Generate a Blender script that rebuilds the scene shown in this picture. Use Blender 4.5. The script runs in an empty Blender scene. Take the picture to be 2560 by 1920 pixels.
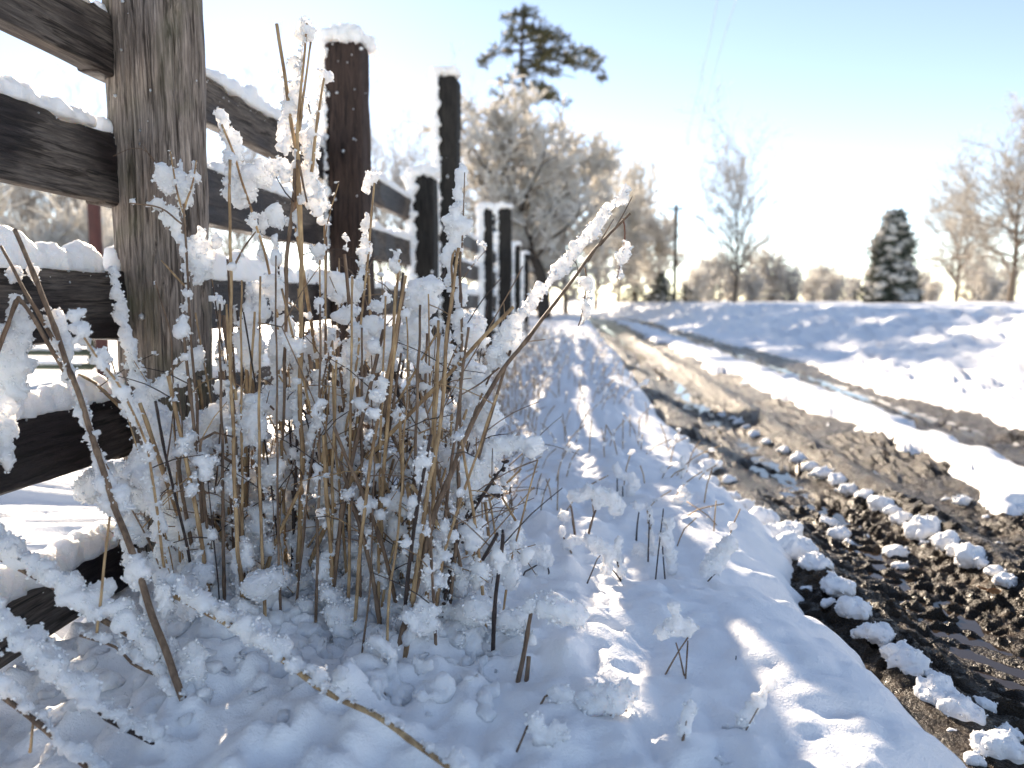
import bpy, bmesh, math, random
import numpy as np
from mathutils import Vector, Matrix

# ------------------------------------------------------------------ camera
EYE = 0.78
FPX = 1900.0
YAW = math.atan(150 / FPX)
PITCH = math.atan(210 / FPX)
scene = bpy.context.scene
C = scene.collection
cam_d = bpy.data.cameras.new('camera')
cam = bpy.data.objects.new('camera', cam_d)
C.objects.link(cam)
scene.camera = cam
cam.location = (0, 0, EYE)
cam.rotation_euler = (math.pi / 2 - PITCH, 0, YAW)
cam_d.sensor_width = 36.0
cam_d.lens = FPX / 2560 * 36
cam_d.clip_start = 0.02
cam_d.clip_end = 2000
cam_d.dof.use_dof = True
cam_d.dof.focus_distance = 1.42
cam_d.dof.aperture_fstop = 3.0

# ------------------------------------------------------------------ sky and sun
SUN_EL = math.radians(19.6)
SUN_AZ = math.radians(22.0)          # left of +Y
world = bpy.data.worlds.new('World')
scene.world = world
world.use_nodes = True
wn = world.node_tree.nodes
sky = wn.new('ShaderNodeTexSky')
sky.sky_type = 'NISHITA'
sky.sun_disc = False
sky.sun_elevation = SUN_EL
sky.sun_rotation = -SUN_AZ
sky.altitude = 200
sky.air_density = 0.62
sky.dust_density = 0.025
sky.ozone_density = 0.5
bgn = wn['Background']
bgn.inputs['Strength'].default_value = 0.12
world.node_tree.links.new(sky.outputs[0], bgn.inputs['Color'])

sun_d = bpy.data.lights.new('sun', 'SUN')
sun_d.energy = 4.8
sun_d.angle = math.radians(0.5)
sun_d.color = (1.0, 0.93, 0.82)
sun = bpy.data.objects.new('sun', sun_d)
C.objects.link(sun)
sdir = Vector((-math.sin(SUN_AZ) * math.cos(SUN_EL), math.cos(SUN_AZ) * math.cos(SUN_EL), math.sin(SUN_EL)))
sun.rotation_euler = sdir.to_track_quat('Z', 'Y').to_euler()
sun.location = (-4, 10, 8)

vs = scene.view_settings
vs.view_transform = 'Standard'
vs.look = 'None'
vs.exposure = 1.40
vs.use_white_balance = True
vs.white_balance_temperature = 7700
vs.white_balance_tint = 14
vs.gamma = 1.0
scene.render.engine = 'CYCLES'
cy = scene.cycles
cy.use_denoising = True
cy.max_bounces = 10
cy.diffuse_bounces = 8
cy.glossy_bounces = 3
cy.transmission_bounces = 4
cy.transparent_max_bounces = 4
cy.sample_clamp_indirect = 6.0

# ------------------------------------------------------------------ numeric helpers
RNG = np.random.default_rng(11)
rnd = random.Random(5)


def _hash(ix, iy, iz, seed):
    h = (ix * 374761393 + iy * 668265263 + iz * 2147483647 + seed * 1274126177) & 0xFFFFFFFF
    h = ((h ^ (h >> 13)) * 1274126177) & 0xFFFFFFFF
    h = ((h ^ (h >> 16)) * 2246822519) & 0xFFFFFFFF
    return ((h ^ (h >> 15)) & 0xFFFFFF) / 16777215.0


def vnoise(x, y, z=0.0, seed=0):
    """smooth value noise in -1..1, vectorised"""
    x = np.asarray(x, float); y = np.asarray(y, float)
    z = np.broadcast_to(np.asarray(z, float), x.shape) if np.ndim(z) == 0 else np.asarray(z, float)
    fx = np.floor(x); fy = np.floor(y); fz = np.floor(z)
    ix = fx.astype(np.int64); iy = fy.astype(np.int64); iz = fz.astype(np.int64)
    u = x - fx; v = y - fy; w = z - fz
    u = u * u * u * (u * (u * 6 - 15) + 10); v = v * v * v * (v * (v * 6 - 15) + 10); w = w * w * w * (w * (w * 6 - 15) + 10)
    r = 0
    for a in (0, 1):
        for b in (0, 1):
            for c in (0, 1):
                wt = (u if a else 1 - u) * (v if b else 1 - v) * (w if c else 1 - w)
                r = r + wt * _hash(ix + a, iy + b, iz + c, seed)
    return r * 2 - 1


def fbm(x, y, z=0.0, seed=0, octv=3, gain=0.5):
    a, s, r = 1.0, 1.0, 0
    for o in range(octv):
        r = r + a * vnoise(np.asarray(x) * s, np.asarray(y) * s, np.asarray(z) * s, seed + o * 17)
        a *= gain; s *= 2.03
    return r


def sstep(a, b, x):
    t = np.clip((x - a) / (b - a), 0, 1)
    return t * t * (3 - 2 * t)


cyw, syw, cp, sp = math.cos(YAW), math.sin(YAW), math.cos(PITCH), math.sin(PITCH)


def ray(px, py):
    a = (px - 1280) / FPX; b = (960 - py) / FPX
    fwd = cp + b * sp; up = b * cp - sp
    return (a * cyw - fwd * syw, a * syw + fwd * cyw, up)


def at(px, py, Y):
    """world point seen at photo pixel (px, py) standing Y metres ahead"""
    d = ray(px, py)
    t = Y / d[1]
    return np.array((d[0] * t, Y, EYE + d[2] * t))


# ------------------------------------------------------------------ terrain functions
def road_c(y):
    return -0.008 * np.maximum(np.asarray(y, float) - 25, 0) ** 2


def mud_h(x, y, detail=True):
    x = np.asarray(x, float); y = np.asarray(y, float)
    xr = x - road_c(np.minimum(y, 60)) + 0.03 * vnoise(y * 1.1, y * 0, seed=3)
    g = lambda c, w: np.exp(-((xr - c) / w) ** 2)
    h = 0.012 - 0.048 * g(0.96, 0.2) - 0.05 * g(2.45, 0.22) + 0.05 * g(1.24, 0.075) - 0.035 * g(1.44, 0.12) + 0.03 * g(0.70, 0.08)
    if detail:
        # tyre lugs pressed diagonally into the left rut, clods, fine grit
        wig = 0.25 * vnoise(x * 6, y * 6, seed=8)
        lug = np.sin((y * 1.0 + (xr - 0.9) * 0.9 + wig * 0.12) * 2 * math.pi / 0.105)
        inr = g(0.95, 0.22) + 0.8 * g(2.45, 0.22)
        h = h + 0.008 * inr * lug * (0.3 + 1.2 * np.abs(vnoise(x * 4, y * 4, seed=28)))
        n1 = vnoise(x * 9 + 0.3 * wig, y * 9, seed=21)
        n2 = 0.6 - 1.6 * np.abs(vnoise(x * 19, y * 15, seed=22))
        n3 = 0.5 - 1.5 * np.abs(vnoise(x * 41, y * 36, seed=25))
        n4 = vnoise(x * 62, y * 62, seed=23)
        am = np.clip(1.1 - 0.012 * y, 0.5, 1.2) * (0.7 + 0.6 * vnoise(x * 3, y * 3, seed=24))
        h = h + am * (0.013 * n1 + 0.017 * n2 + 0.014 * n3 + 0.009 * n4)
    return h


def snow_h(x, y, detail=True):
    x = np.asarray(x, float); y = np.asarray(y, float)
    c = road_c(np.minimum(y, 60))
    xr = x - c
    near = np.exp(-np.maximum(y - 1.0, 0) / 12)
    e1 = 0.035 * vnoise(x * 0 + 3, y * 2.3, seed=31) + 0.04 * vnoise(x * 3, y * 6, seed=32) + 0.026 * vnoise(x * 6, y * 15, seed=33) + 0.012 * vnoise(x * 20, y * 34, seed=30)
    # verge between fence and road
    hv = 0.085 + 0.07 * sstep(-1.0, 0.0, xr) + 0.02 * sstep(0.0, 0.45, xr) * (1 - sstep(2, 7, y) * 0.5)
    hv = hv + 0.03 * vnoise(x * 2.1, y * 1.7, seed=34) + 0.02 * vnoise(x * 5.3, y * 4.6, seed=35)
    lefty = sstep(0.35, -0.35, xr)
    rough = lefty * sstep(3.5, 2.2, y)
    hv = hv + (0.014 + 0.008 * lefty + 0.006 * rough) * np.abs(vnoise(x * 12, y * 12, seed=36)) + (0.005 + 0.003 * lefty + 0.012 * rough) * vnoise(x * 27, y * 27, seed=37)
    for (mx_, my_, mr, mh) in ((-0.36, 1.05, 0.07, 0.03), (-0.62, 1.25, 0.14, 0.05), (-0.25, 1.2, 0.08, 0.015), (-0.78, 1.2, 0.12, 0.04)):
        hv = hv + mh * np.exp(-((x - mx_) ** 2 + (y - my_) ** 2) / mr ** 2)
    hv = hv + (0.0022 + 0.007 * rough) * vnoise(x * 48, y * 48, seed=38)
    # mound gathered under the weeds
    hv = hv + 0.05 * np.exp(-(((x + 0.42) / 0.42) ** 2 + ((y - 1.75) / 0.5) ** 2))
    past = sstep(-1.0, -2.2, x)
    hv = hv + past * (0.06 * np.abs(vnoise(x * 3, y * 3, seed=39)) + 0.02 * vnoise(x * 9, y * 9, seed=40))
    s = np.clip((0.62 + e1 - xr) / 0.30, 0, 1)
    edge = np.sqrt(np.clip(1 - (1 - s) ** 2, 0, 1))
    hv = -0.14 + (hv + 0.14) * edge
    # strip of snow left between the ruts
    pat = 0.10 * vnoise(x * 2.2, y * 1.3, seed=41) + 0.10 * vnoise(x * 7, y * 5, seed=42) + 0.05 * vnoise(x * 17, y * 14, seed=43)
    wid = 0.20 + 0.012 * np.minimum(y, 8)
    tm = np.clip((wid + pat - np.abs(xr - 1.86)) / 0.16, 0, 1)
    hm = -0.14 + (0.14 + 0.06 + 0.02 * np.abs(vnoise(x * 9, y * 7, seed=44))) * np.sqrt(np.clip(1 - (1 - tm) ** 2, 0, 1))
    hm = np.where(np.abs(xr - 1.86) < 0.75, hm, -0.14)
    # the bank on the far side and the field above it
    e2 = 0.10 * vnoise(x * 0 + 9, y * 0.9, seed=45) + 0.06 * vnoise(x * 2, y * 3, seed=46)
    q = xr - 2.72 - e2
    eb = np.clip(q / 0.14, 0, 1)
    fluff = sstep(0.05, 0.5, q) * (1 - 0.75 * sstep(2.1, 3.2, q))
    hb = 0.06 + 0.58 * sstep(0.0, 2.6, q) + fluff * (0.055 * np.abs(vnoise(x * 2.6, y * 1.8, seed=47)) + 0.075 * np.abs(vnoise(x * 6.5, y * 5, seed=48)) + 0.05 * vnoise(x * 14, y * 11, seed=49) - 0.04)
    hb = hb + sstep(2.2, 4.0, q) * (0.03 * vnoise(x * 0.6, y * 0.35, seed=50) + 0.012 * vnoise(x * 2.5, y * 1.2, seed=51))
    hb = -0.14 + (hb + 0.14) * np.sqrt(np.clip(1 - (1 - eb) ** 2, 0, 1))
    h = np.where(xr < 1.1, hv, np.where(xr < 2.68 + e2, np.maximum(hm, np.where(q > 0, hb, -0.14)), hb))
    # the road bends out of sight among the trees
    return h


def ground(px, py, hfun=snow_h):
    """photo pixel -> point where that ray meets the ground"""
    d = ray(px, py)
    Y = 1.0
    for _ in range(22):
        x = d[0] * Y / d[1]
        h = float(hfun(np.array([x]), np.array([Y]))[0])
        Yn = (h - EYE) * d[1] / d[2]
        Y = 0.45 * Y + 0.55 * min(max(Yn, 0.3), 80)
    x = d[0] * Y / d[1]
    return np.array((x, Y, float(hfun(np.array([x]), np.array([Y]))[0])))


# ------------------------------------------------------------------ materials
def mat_new(name):
    m = bpy.data.materials.new(name)
    m.use_nodes = True
    n = m.node_tree.nodes; l = m.node_tree.links
    return m, n, l, n['Principled BSDF']


def ramp(n, stops):
    r = n.new('ShaderNodeValToRGB')
    e = r.color_ramp.elements
    while len(e) < len(stops):
        e.new(0.5)
    for k, (p, c) in enumerate(stops):
        e[k].position = p
        e[k].color = (*c, 1) if len(c) == 3 else c
    return r


def noise_node(n, l, scale, detail=4, rough=0.6, vec=None, sc=None, dist=0.0):
    t = n.new('ShaderNodeTexNoise')
    t.inputs['Scale'].default_value = scale
    t.inputs['Detail'].default_value = detail
    t.inputs['Roughness'].default_value = rough
    t.inputs['Distortion'].default_value = dist
    tc = n.new('ShaderNodeTexCoord')
    src = tc.outputs['Object']
    if sc:
        mp = n.new('ShaderNodeMapping')
        mp.inputs['Scale'].default_value = sc
        l.new(src, mp.inputs['Vector']); src = mp.outputs[0]
    l.new(src, t.inputs['Vector'])
    return t


def bump(n, l, b, tex, strength, dist, prev=None):
    bp = n.new('ShaderNodeBump')
    bp.inputs['Strength'].default_value = strength
    bp.inputs['Distance'].default_value = dist
    l.new(tex, bp.inputs['Height'])
    if prev: l.new(prev.outputs[0], bp.inputs['Normal'])
    l.new(bp.outputs[0], b.inputs['Normal'])
    return bp


M = {}


def snow_mat(name, sss, radius, grain, alb=0.965):
    m, n, l, b = mat_new(name)
    b.inputs['Base Color'].default_value = (alb, alb + 0.002, alb + 0.004, 1)
    b.inputs['Roughness'].default_value = 0.55
    b.inputs['Specular IOR Level'].default_value = 0.25
    if sss:
        b.inputs['Subsurface Weight'].default_value = sss
        b.inputs['Subsurface Radius'].default_value = (1.0, 0.92, 0.84)
        b.inputs['Subsurface Scale'].default_value = radius
    t = noise_node(n, l, grain, 3, 0.7)
    t2 = noise_node(n, l, grain * 4.5, 2, 0.7)
    bp = bump(n, l, b, t.outputs['Fac'], 0.55, 0.006)
    bump(n, l, b, t2.outputs['Fac'], 0.6, 0.002, bp)
    M[name] = m
    return m


snow_mat('ground_snow', 0.0, 0.0, 75)
snow_mat('clump_snow', 1.0, 0.028, 140, 0.985)

# thin frost on far twigs: lets light through
m, n, l, b = mat_new('tree_frost')
b.inputs['Base Color'].default_value = (0.93, 0.92, 0.90, 1)
b.inputs['Roughness'].default_value = 0.8
b.inputs['Specular IOR Level'].default_value = 0.1
tr = n.new('ShaderNodeBsdfTranslucent')
tr.inputs['Color'].default_value = (0.94, 0.90, 0.83, 1)
mx = n.new('ShaderNodeMixShader'); mx.inputs[0].default_value = 0.6
l.new(b.outputs[0], mx.inputs[1]); l.new(tr.outputs[0], mx.inputs[2])
l.new(mx.outputs[0], n['Material Output'].inputs['Surface'])
M['tree_frost'] = m


def wood_mat(name, axis, dark, light, wet=None, moss=None, gloss=0.75):
    m, n, l, b = mat_new(name)
    sc = {'z': (1, 1, 0.07), 'y': (1, 0.07, 1), 'x': (0.07, 1, 1)}[axis]
    g = noise_node(n, l, 130, 6, 0.7, sc=sc, dist=0.8)
    g2 = noise_node(n, l, 260, 4, 0.6, sc=sc)
    big = noise_node(n, l, 5, 3, 0.55)
    r = ramp(n, [(0.30, dark), (0.52, [0.55 * a + 0.45 * c for a, c in zip(dark, light)]), (0.72, light)])
    l.new(g.outputs['Fac'], r.inputs[0])
    col = r.outputs[0]
    mixf = n.new('ShaderNodeMixRGB'); mixf.blend_type = 'MULTIPLY'; mixf.inputs[0].default_value = 0.6
    r2 = ramp(n, [(0.35, (0.45, 0.42, 0.4)), (0.6, (1, 1, 1))])
    l.new(g2.outputs['Fac'], r2.inputs[0])
    l.new(col, mixf.inputs[1]); l.new(r2.outputs[0], mixf.inputs[2])
    col = mixf.outputs[0]
    g3 = noise_node(n, l, 70, 3, 0.7, sc={'z': (1, 1, 0.07), 'y': (1, 0.07, 1), 'x': (0.07, 1, 1)}[axis], dist=0.4)
    r3 = ramp(n, [(0.40, (0.22, 0.2, 0.19)), (0.46, (1, 1, 1))])
    l.new(g3.outputs['Fac'], r3.inputs[0])
    ms_ = n.new('ShaderNodeMixRGB'); ms_.blend_type = 'MULTIPLY'; ms_.inputs[0].default_value = 0.85
    l.new(col, ms_.inputs[1]); l.new(r3.outputs[0], ms_.inputs[2])
    col = ms_.outputs[0]
    if wet:
        mw = n.new('ShaderNodeMixRGB')
        rw = ramp(n, [(0.46, (0, 0, 0)), (0.54, (1, 1, 1))])
        bw = noise_node(n, l, 2.6, 3, 0.6, sc={'z': (1, 1, 0.5), 'y': (1, 0.55, 1), 'x': (0.5, 1, 1)}[axis])
        l.new(bw.outputs['Fac'], rw.inputs[0])
        l.new(rw.outputs[0], mw.inputs[0])
        mm = n.new('ShaderNodeMixRGB'); mm.blend_type = 'MULTIPLY'; mm.inputs[0].default_value = 1
        mm.inputs[2].default_value = (*wet, 1)
        l.new(col, mm.inputs[1])
        l.new(mm.outputs[0], mw.inputs[1]); l.new(col, mw.inputs[2])
        col = mw.outputs[0]
        rr = ramp(n, [(0.46, (0.42,) * 3), (0.54, (0.85,) * 3)])
        l.new(bw.outputs['Fac'], rr.inputs[0]); l.new(rr.outputs[0], b.inputs['Roughness'])
    else:
        b.inputs['Roughness'].default_value = gloss
    if moss:
        mo = n.new('ShaderNodeMixRGB')
        rm = ramp(n, [(0.48, (0, 0, 0)), (0.66, (0.75,) * 3)])
        l.new(big.outputs['Fac'], rm.inputs[0]); l.new(rm.outputs[0], mo.inputs[0])
        mo.inputs[2].default_value = (*moss, 1)
        l.new(col, mo.inputs[1]); col = mo.outputs[0]
    l.new(col, b.inputs['Base Color'])
    b.inputs['Specular IOR Level'].default_value = 0.3
    bp = bump(n, l, b, g.outputs['Fac'], 0.8, 0.006)
    bump(n, l, b, g2.outputs['Fac'], 0.5, 0.002, bp)
    M[name] = m


wood_mat('post_grey', 'z', (0.075, 0.060, 0.052), (0.54, 0.45, 0.39), moss=(0.15, 0.14, 0.085))
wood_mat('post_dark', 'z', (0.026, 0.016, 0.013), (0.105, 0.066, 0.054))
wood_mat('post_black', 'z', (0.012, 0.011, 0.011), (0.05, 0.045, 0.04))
wood_mat('rail_wood', 'y', (0.055, 0.045, 0.042), (0.24, 0.20, 0.17), wet=(0.24, 0.21, 0.24))
wood_mat('pole_wood', 'z', (0.05, 0.04, 0.035), (0.16, 0.13, 0.11))


def stem_mat(name, a, c, rough=0.65):
    m, n, l, b = mat_new(name)
    t = noise_node(n, l, 130, 4, 0.65, sc=(1, 1, 0.14))
    t2 = noise_node(n, l, 22, 3, 0.6)
    r = ramp(n, [(0.3, a), (0.68, c)])
    l.new(t.outputs['Fac'], r.inputs[0])
    mm = n.new('ShaderNodeMixRGB'); mm.blend_type = 'MULTIPLY'; mm.inputs[0].default_value = 0.8
    r2 = ramp(n, [(0.32, (0.35, 0.28, 0.26)), (0.62, (1, 1, 1))])
    l.new(t2.outputs['Fac'], r2.inputs[0])
    l.new(r.outputs[0], mm.inputs[1]); l.new(r2.outputs[0], mm.inputs[2])
    l.new(mm.outputs[0], b.inputs['Base Color'])
    b.inputs['Roughness'].default_value = rough
    bump(n, l, b, t.outputs['Fac'], 0.5, 0.002)
    M[name] = m


stem_mat('stem_tan', (0.27, 0.16, 0.08), (0.64, 0.44, 0.235))
stem_mat('stem_brown', (0.10, 0.06, 0.04), (0.33, 0.22, 0.14))
stem_mat('stem_dark', (0.02, 0.013, 0.012), (0.085, 0.055, 0.045))
stem_mat('stem_red', (0.16, 0.05, 0.03), (0.38, 0.16, 0.09))
stem_mat('leaf_orange', (0.30, 0.10, 0.02), (0.55, 0.23, 0.05))
stem_mat('leaf_green', (0.02, 0.025, 0.008), (0.07, 0.075, 0.025))
stem_mat('bark', (0.022, 0.016, 0.013), (0.085, 0.065, 0.05), 0.85)
stem_mat('bark_pale', (0.13, 0.10, 0.075), (0.32, 0.25, 0.19), 0.85)
stem_mat('needles', (0.06, 0.062, 0.028), (0.17, 0.16, 0.08), 0.7)
stem_mat('needles_blue', (0.04, 0.05, 0.038), (0.12, 0.14, 0.10), 0.7)

m, n, l, b = mat_new('mud')
t = noise_node(n, l, 9, 5, 0.65); t2 = noise_node(n, l, 160, 4, 0.7); t3 = noise_node(n, l, 1.3, 2, 0.5)
r = ramp(n, [(0.3, (0.012, 0.008, 0.005)), (0.5, (0.032, 0.021, 0.012)), (0.76, (0.095, 0.06, 0.033))])
l.new(t.outputs['Fac'], r.inputs[0]); l.new(r.outputs[0], b.inputs['Base Color'])
rr = ramp(n, [(0.3, (0.12,) * 3), (0.7, (0.45,) * 3)])
l.new(t2.outputs['Fac'], rr.inputs[0]); l.new(rr.outputs[0], b.inputs['Roughness'])
b.inputs['Specular IOR Level'].default_value = 0.28
t4 = noise_node(n, l, 55, 4, 0.7)
t5 = noise_node(n, l, 19, 3, 0.65)
bp0 = bump(n, l, b, t5.outputs['Fac'], 0.9, 0.035)
bp = bump(n, l, b, t4.outputs['Fac'], 1.0, 0.022, bp0)
bump(n, l, b, t2.outputs['Fac'], 0.8, 0.005, bp)
M['mud'] = m

m, n, l, b = mat_new('puddle')
b.inputs['Base Color'].default_value = (0.035, 0.025, 0.018, 1)
b.inputs['Roughness'].default_value = 0.03
b.inputs['IOR'].default_value = 1.33
b.inputs['Specular IOR Level'].default_value = 0.5
t = noise_node(n, l, 25, 2, 0.5)
bump(n, l, b, t.outputs['Fac'], 0.06, 0.004)
M['puddle'] = m


def plain(name, col, rough=0.6, metal=0.0):
    m, n, l, b = mat_new(name)
    t = noise_node(n, l, 14, 4, 0.6)
    r = ramp(n, [(0.3, [c * 0.65 for c in col]), (0.7, [min(1, c * 1.25) for c in col])])
    l.new(t.outputs['Fac'], r.inputs[0]); l.new(r.outputs[0], b.inputs['Base Color'])
    b.inputs['Roughness'].default_value = rough
    b.inputs['Metallic'].default_value = metal
    M[name] = m


plain('gate_green', (0.055, 0.075, 0.045), 0.5)
plain('post_red', (0.075, 0.022, 0.018), 0.65)
plain('cable', (0.25, 0.27, 0.30), 0.6)


# ------------------------------------------------------------------ mesh helpers
def mesh_np(name, verts, faces, mat, smooth=True):
    """faces: int array (n,3) / (n,4), or a list of such arrays"""
    me = bpy.data.meshes.new(name)
    verts = np.ascontiguousarray(verts, dtype=np.float32)
    if not isinstance(faces, (list, tuple)):
        faces = [faces]
    faces = [np.asarray(f, dtype=np.int32) for f in faces if len(f)]
    me.vertices.add(len(verts))
    me.vertices.foreach_set('co', verts.ravel())
    loops = np.concatenate([f.ravel() for f in faces])
    sizes = np.concatenate([np.full(len(f), f.shape[1], np.int32) for f in faces])
    me.loops.add(len(loops)); me.loops.foreach_set('vertex_index', loops)
    me.polygons.add(len(sizes))
    me.polygons.foreach_set('loop_start', np.concatenate([[0], np.cumsum(sizes)[:-1]]).astype(np.int32))
    me.update(calc_edges=True)
    me.validate()
    if smooth:
        me.polygons.foreach_set('use_smooth', np.ones(len(me.polygons), bool))
    if mat:
        me.materials.append(M[mat])
    return me


def link(name, data, parent=None, loc=(0, 0, 0)):
    o = bpy.data.objects.new(name, data)
    C.objects.link(o)
    o.location = loc
    if parent: o.parent = parent
    return o


def tag(o, label=None, cat=None, group=None, kind=None):
    if label: o['label'] = label
    if cat: o['category'] = cat
    if group: o['group'] = group
    if kind: o['kind'] = kind
    return o


def thing(name, label, cat, loc, group=None):
    o = bpy.data.objects.new(name, None)
    o.empty_display_size = 0.05
    C.objects.link(o)
    o.location = loc
    return tag(o, label, cat, group)


class MB:
    """collects vertices and faces"""
    def __init__(self):
        self.v = []; self.q = []; self.t = []; self.n = 0

    def add(self, v, q=None, t=None):
        v = np.asarray(v, float)
        if q is not None and len(q): self.q.append(np.asarray(q) + self.n)
        if t is not None and len(t): self.t.append(np.asarray(t) + self.n)
        self.v.append(v); self.n += len(v)

    def build(self, name, mat, parent=None, origin=(0, 0, 0), smooth=True):
        v = np.concatenate(self.v) - np.asarray(origin, float)
        f = []
        if self.q: f.append(np.concatenate(self.q))
        if self.t: f.append(np.concatenate(self.t))
        me = mesh_np(name, v, f, mat, smooth)
        return link(name, me, parent, (0, 0, 0) if parent else tuple(origin))


def resample(pts, step):
    """Catmull-Rom through pts, resampled about every step metres"""
    P = np.asarray(pts, float)
    if len(P) == 2:
        k = max(2, int(np.linalg.norm(P[1] - P[0]) / step) + 1)
        s = np.linspace(0, 1, k)[:, None]
        return P[0] * (1 - s) + P[1] * s
    Q = np.vstack([2 * P[0] - P[1], P, 2 * P[-1] - P[-2]])
    out = []
    for i in range(1, len(Q) - 2):
        a, b_, c, d = Q[i - 1], Q[i], Q[i + 1], Q[i + 2]
        k = max(1, int(np.linalg.norm(c - b_) / step))
        t = np.linspace(0, 1, k, endpoint=False)[:, None]
        out.append(0.5 * ((2 * b_) + (-a + c) * t + (2 * a - 5 * b_ + 4 * c - d) * t ** 2 + (-a + 3 * b_ - 3 * c + d) * t ** 3))
    out.append(P[-1:])
    return np.vstack(out)


def tube(mb, pts, rad, sides=6, cap=True):
    P = np.asarray(pts, float)
    n_ = len(P)
    r = np.broadcast_to(np.asarray(rad, float), (n_,))
    T = np.gradient(P, axis=0)
    T /= np.linalg.norm(T, axis=1, keepdims=True) + 1e-12
    ref = np.array((0.0, 0.0, 1.0)) if abs(T[:, 2]).mean() < 0.8 else np.array((1.0, 0.0, 0.0))
    A = np.cross(T, ref); A /= np.linalg.norm(A, axis=1, keepdims=True) + 1e-12
    B = np.cross(T, A)
    th = np.arange(sides) * 2 * math.pi / sides
    V = P[:, None, :] + r[:, None, None] * (np.cos(th)[None, :, None] * A[:, None, :] + np.sin(th)[None, :, None] * B[:, None, :])
    i = np.arange(n_ - 1)[:, None] * sides; j = np.arange(sides)[None, :]; jn = (j + 1) % sides
    q = np.stack([i + j, i + jn, i + sides + jn, i + sides + j], -1).reshape(-1, 4)
    V = V.reshape(-1, 3)
    t = []
    if cap:
        V = np.vstack([V, P[:1], P[-1:]])
        c0, c1 = n_ * sides, n_ * sides + 1
        for k in range(sides):
            t.append((c0, (k + 1) % sides, k))
            t.append((c1, (n_ - 1) * sides + k, (n_ - 1) * sides + (k + 1) % sides))
    mb.add(V, q, np.array(t) if t else None)


def tubes_batch(mb, items, sides):
    """many thin uncapped tubes (pts, r0, r1) at once"""
    by = {}
    for it in items: by.setdefault(len(it[0]), []).append(it)
    for n_, L_ in by.items():
        P = np.stack([i[0] for i in L_]); s = np.linspace(0, 1, n_)[None]
        r = np.array([i[1] for i in L_])[:, None] * (1 - s) + np.array([i[2] for i in L_])[:, None] * s
        T = np.gradient(P, axis=1); T /= np.linalg.norm(T, axis=2, keepdims=True) + 1e-12
        A = np.cross(T, np.array((0.31, 0.22, 0.92))); A /= np.linalg.norm(A, axis=2, keepdims=True) + 1e-12
        B = np.cross(T, A)
        th = np.arange(sides) * 2 * math.pi / sides
        V = P[:, :, None, :] + r[:, :, None, None] * (np.cos(th)[:, None] * A[:, :, None, :] + np.sin(th)[:, None] * B[:, :, None, :])
        k = np.arange(len(L_))[:, None, None] * (n_ * sides); i = np.arange(n_ - 1)[None, :, None] * sides
        j = np.arange(sides)[None, None, :]; jn = (j + 1) % sides
        q = np.stack([k + i + j, k + i + jn, k + i + sides + jn, k + i + sides + j], -1).reshape(-1, 4)
        mb.add(V.reshape(-1, 3), q)


def ico(sub):
    bm = bmesh.new()
    bmesh.ops.create_icosphere(bm, subdivisions=sub, radius=1)
    v = np.array([p.co[:] for p in bm.verts]); f = np.array([[p.index for p in q.verts] for q in bm.faces])
    bm.free()
    return v, f


ICO1, ICO2, ICO3 = ico(1), ico(2), ico(3)


def crust(co, no, seed, a1, f1, a2, f2):
    d = a1 * fbm(co[:, 0] * f1, co[:, 1] * f1, co[:, 2] * f1, seed, 2) + a2 * fbm(co[:, 0] * f2, co[:, 1] * f2, co[:, 2] * f2, seed + 5, 2)
    return co + no * d[:, None]


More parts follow.
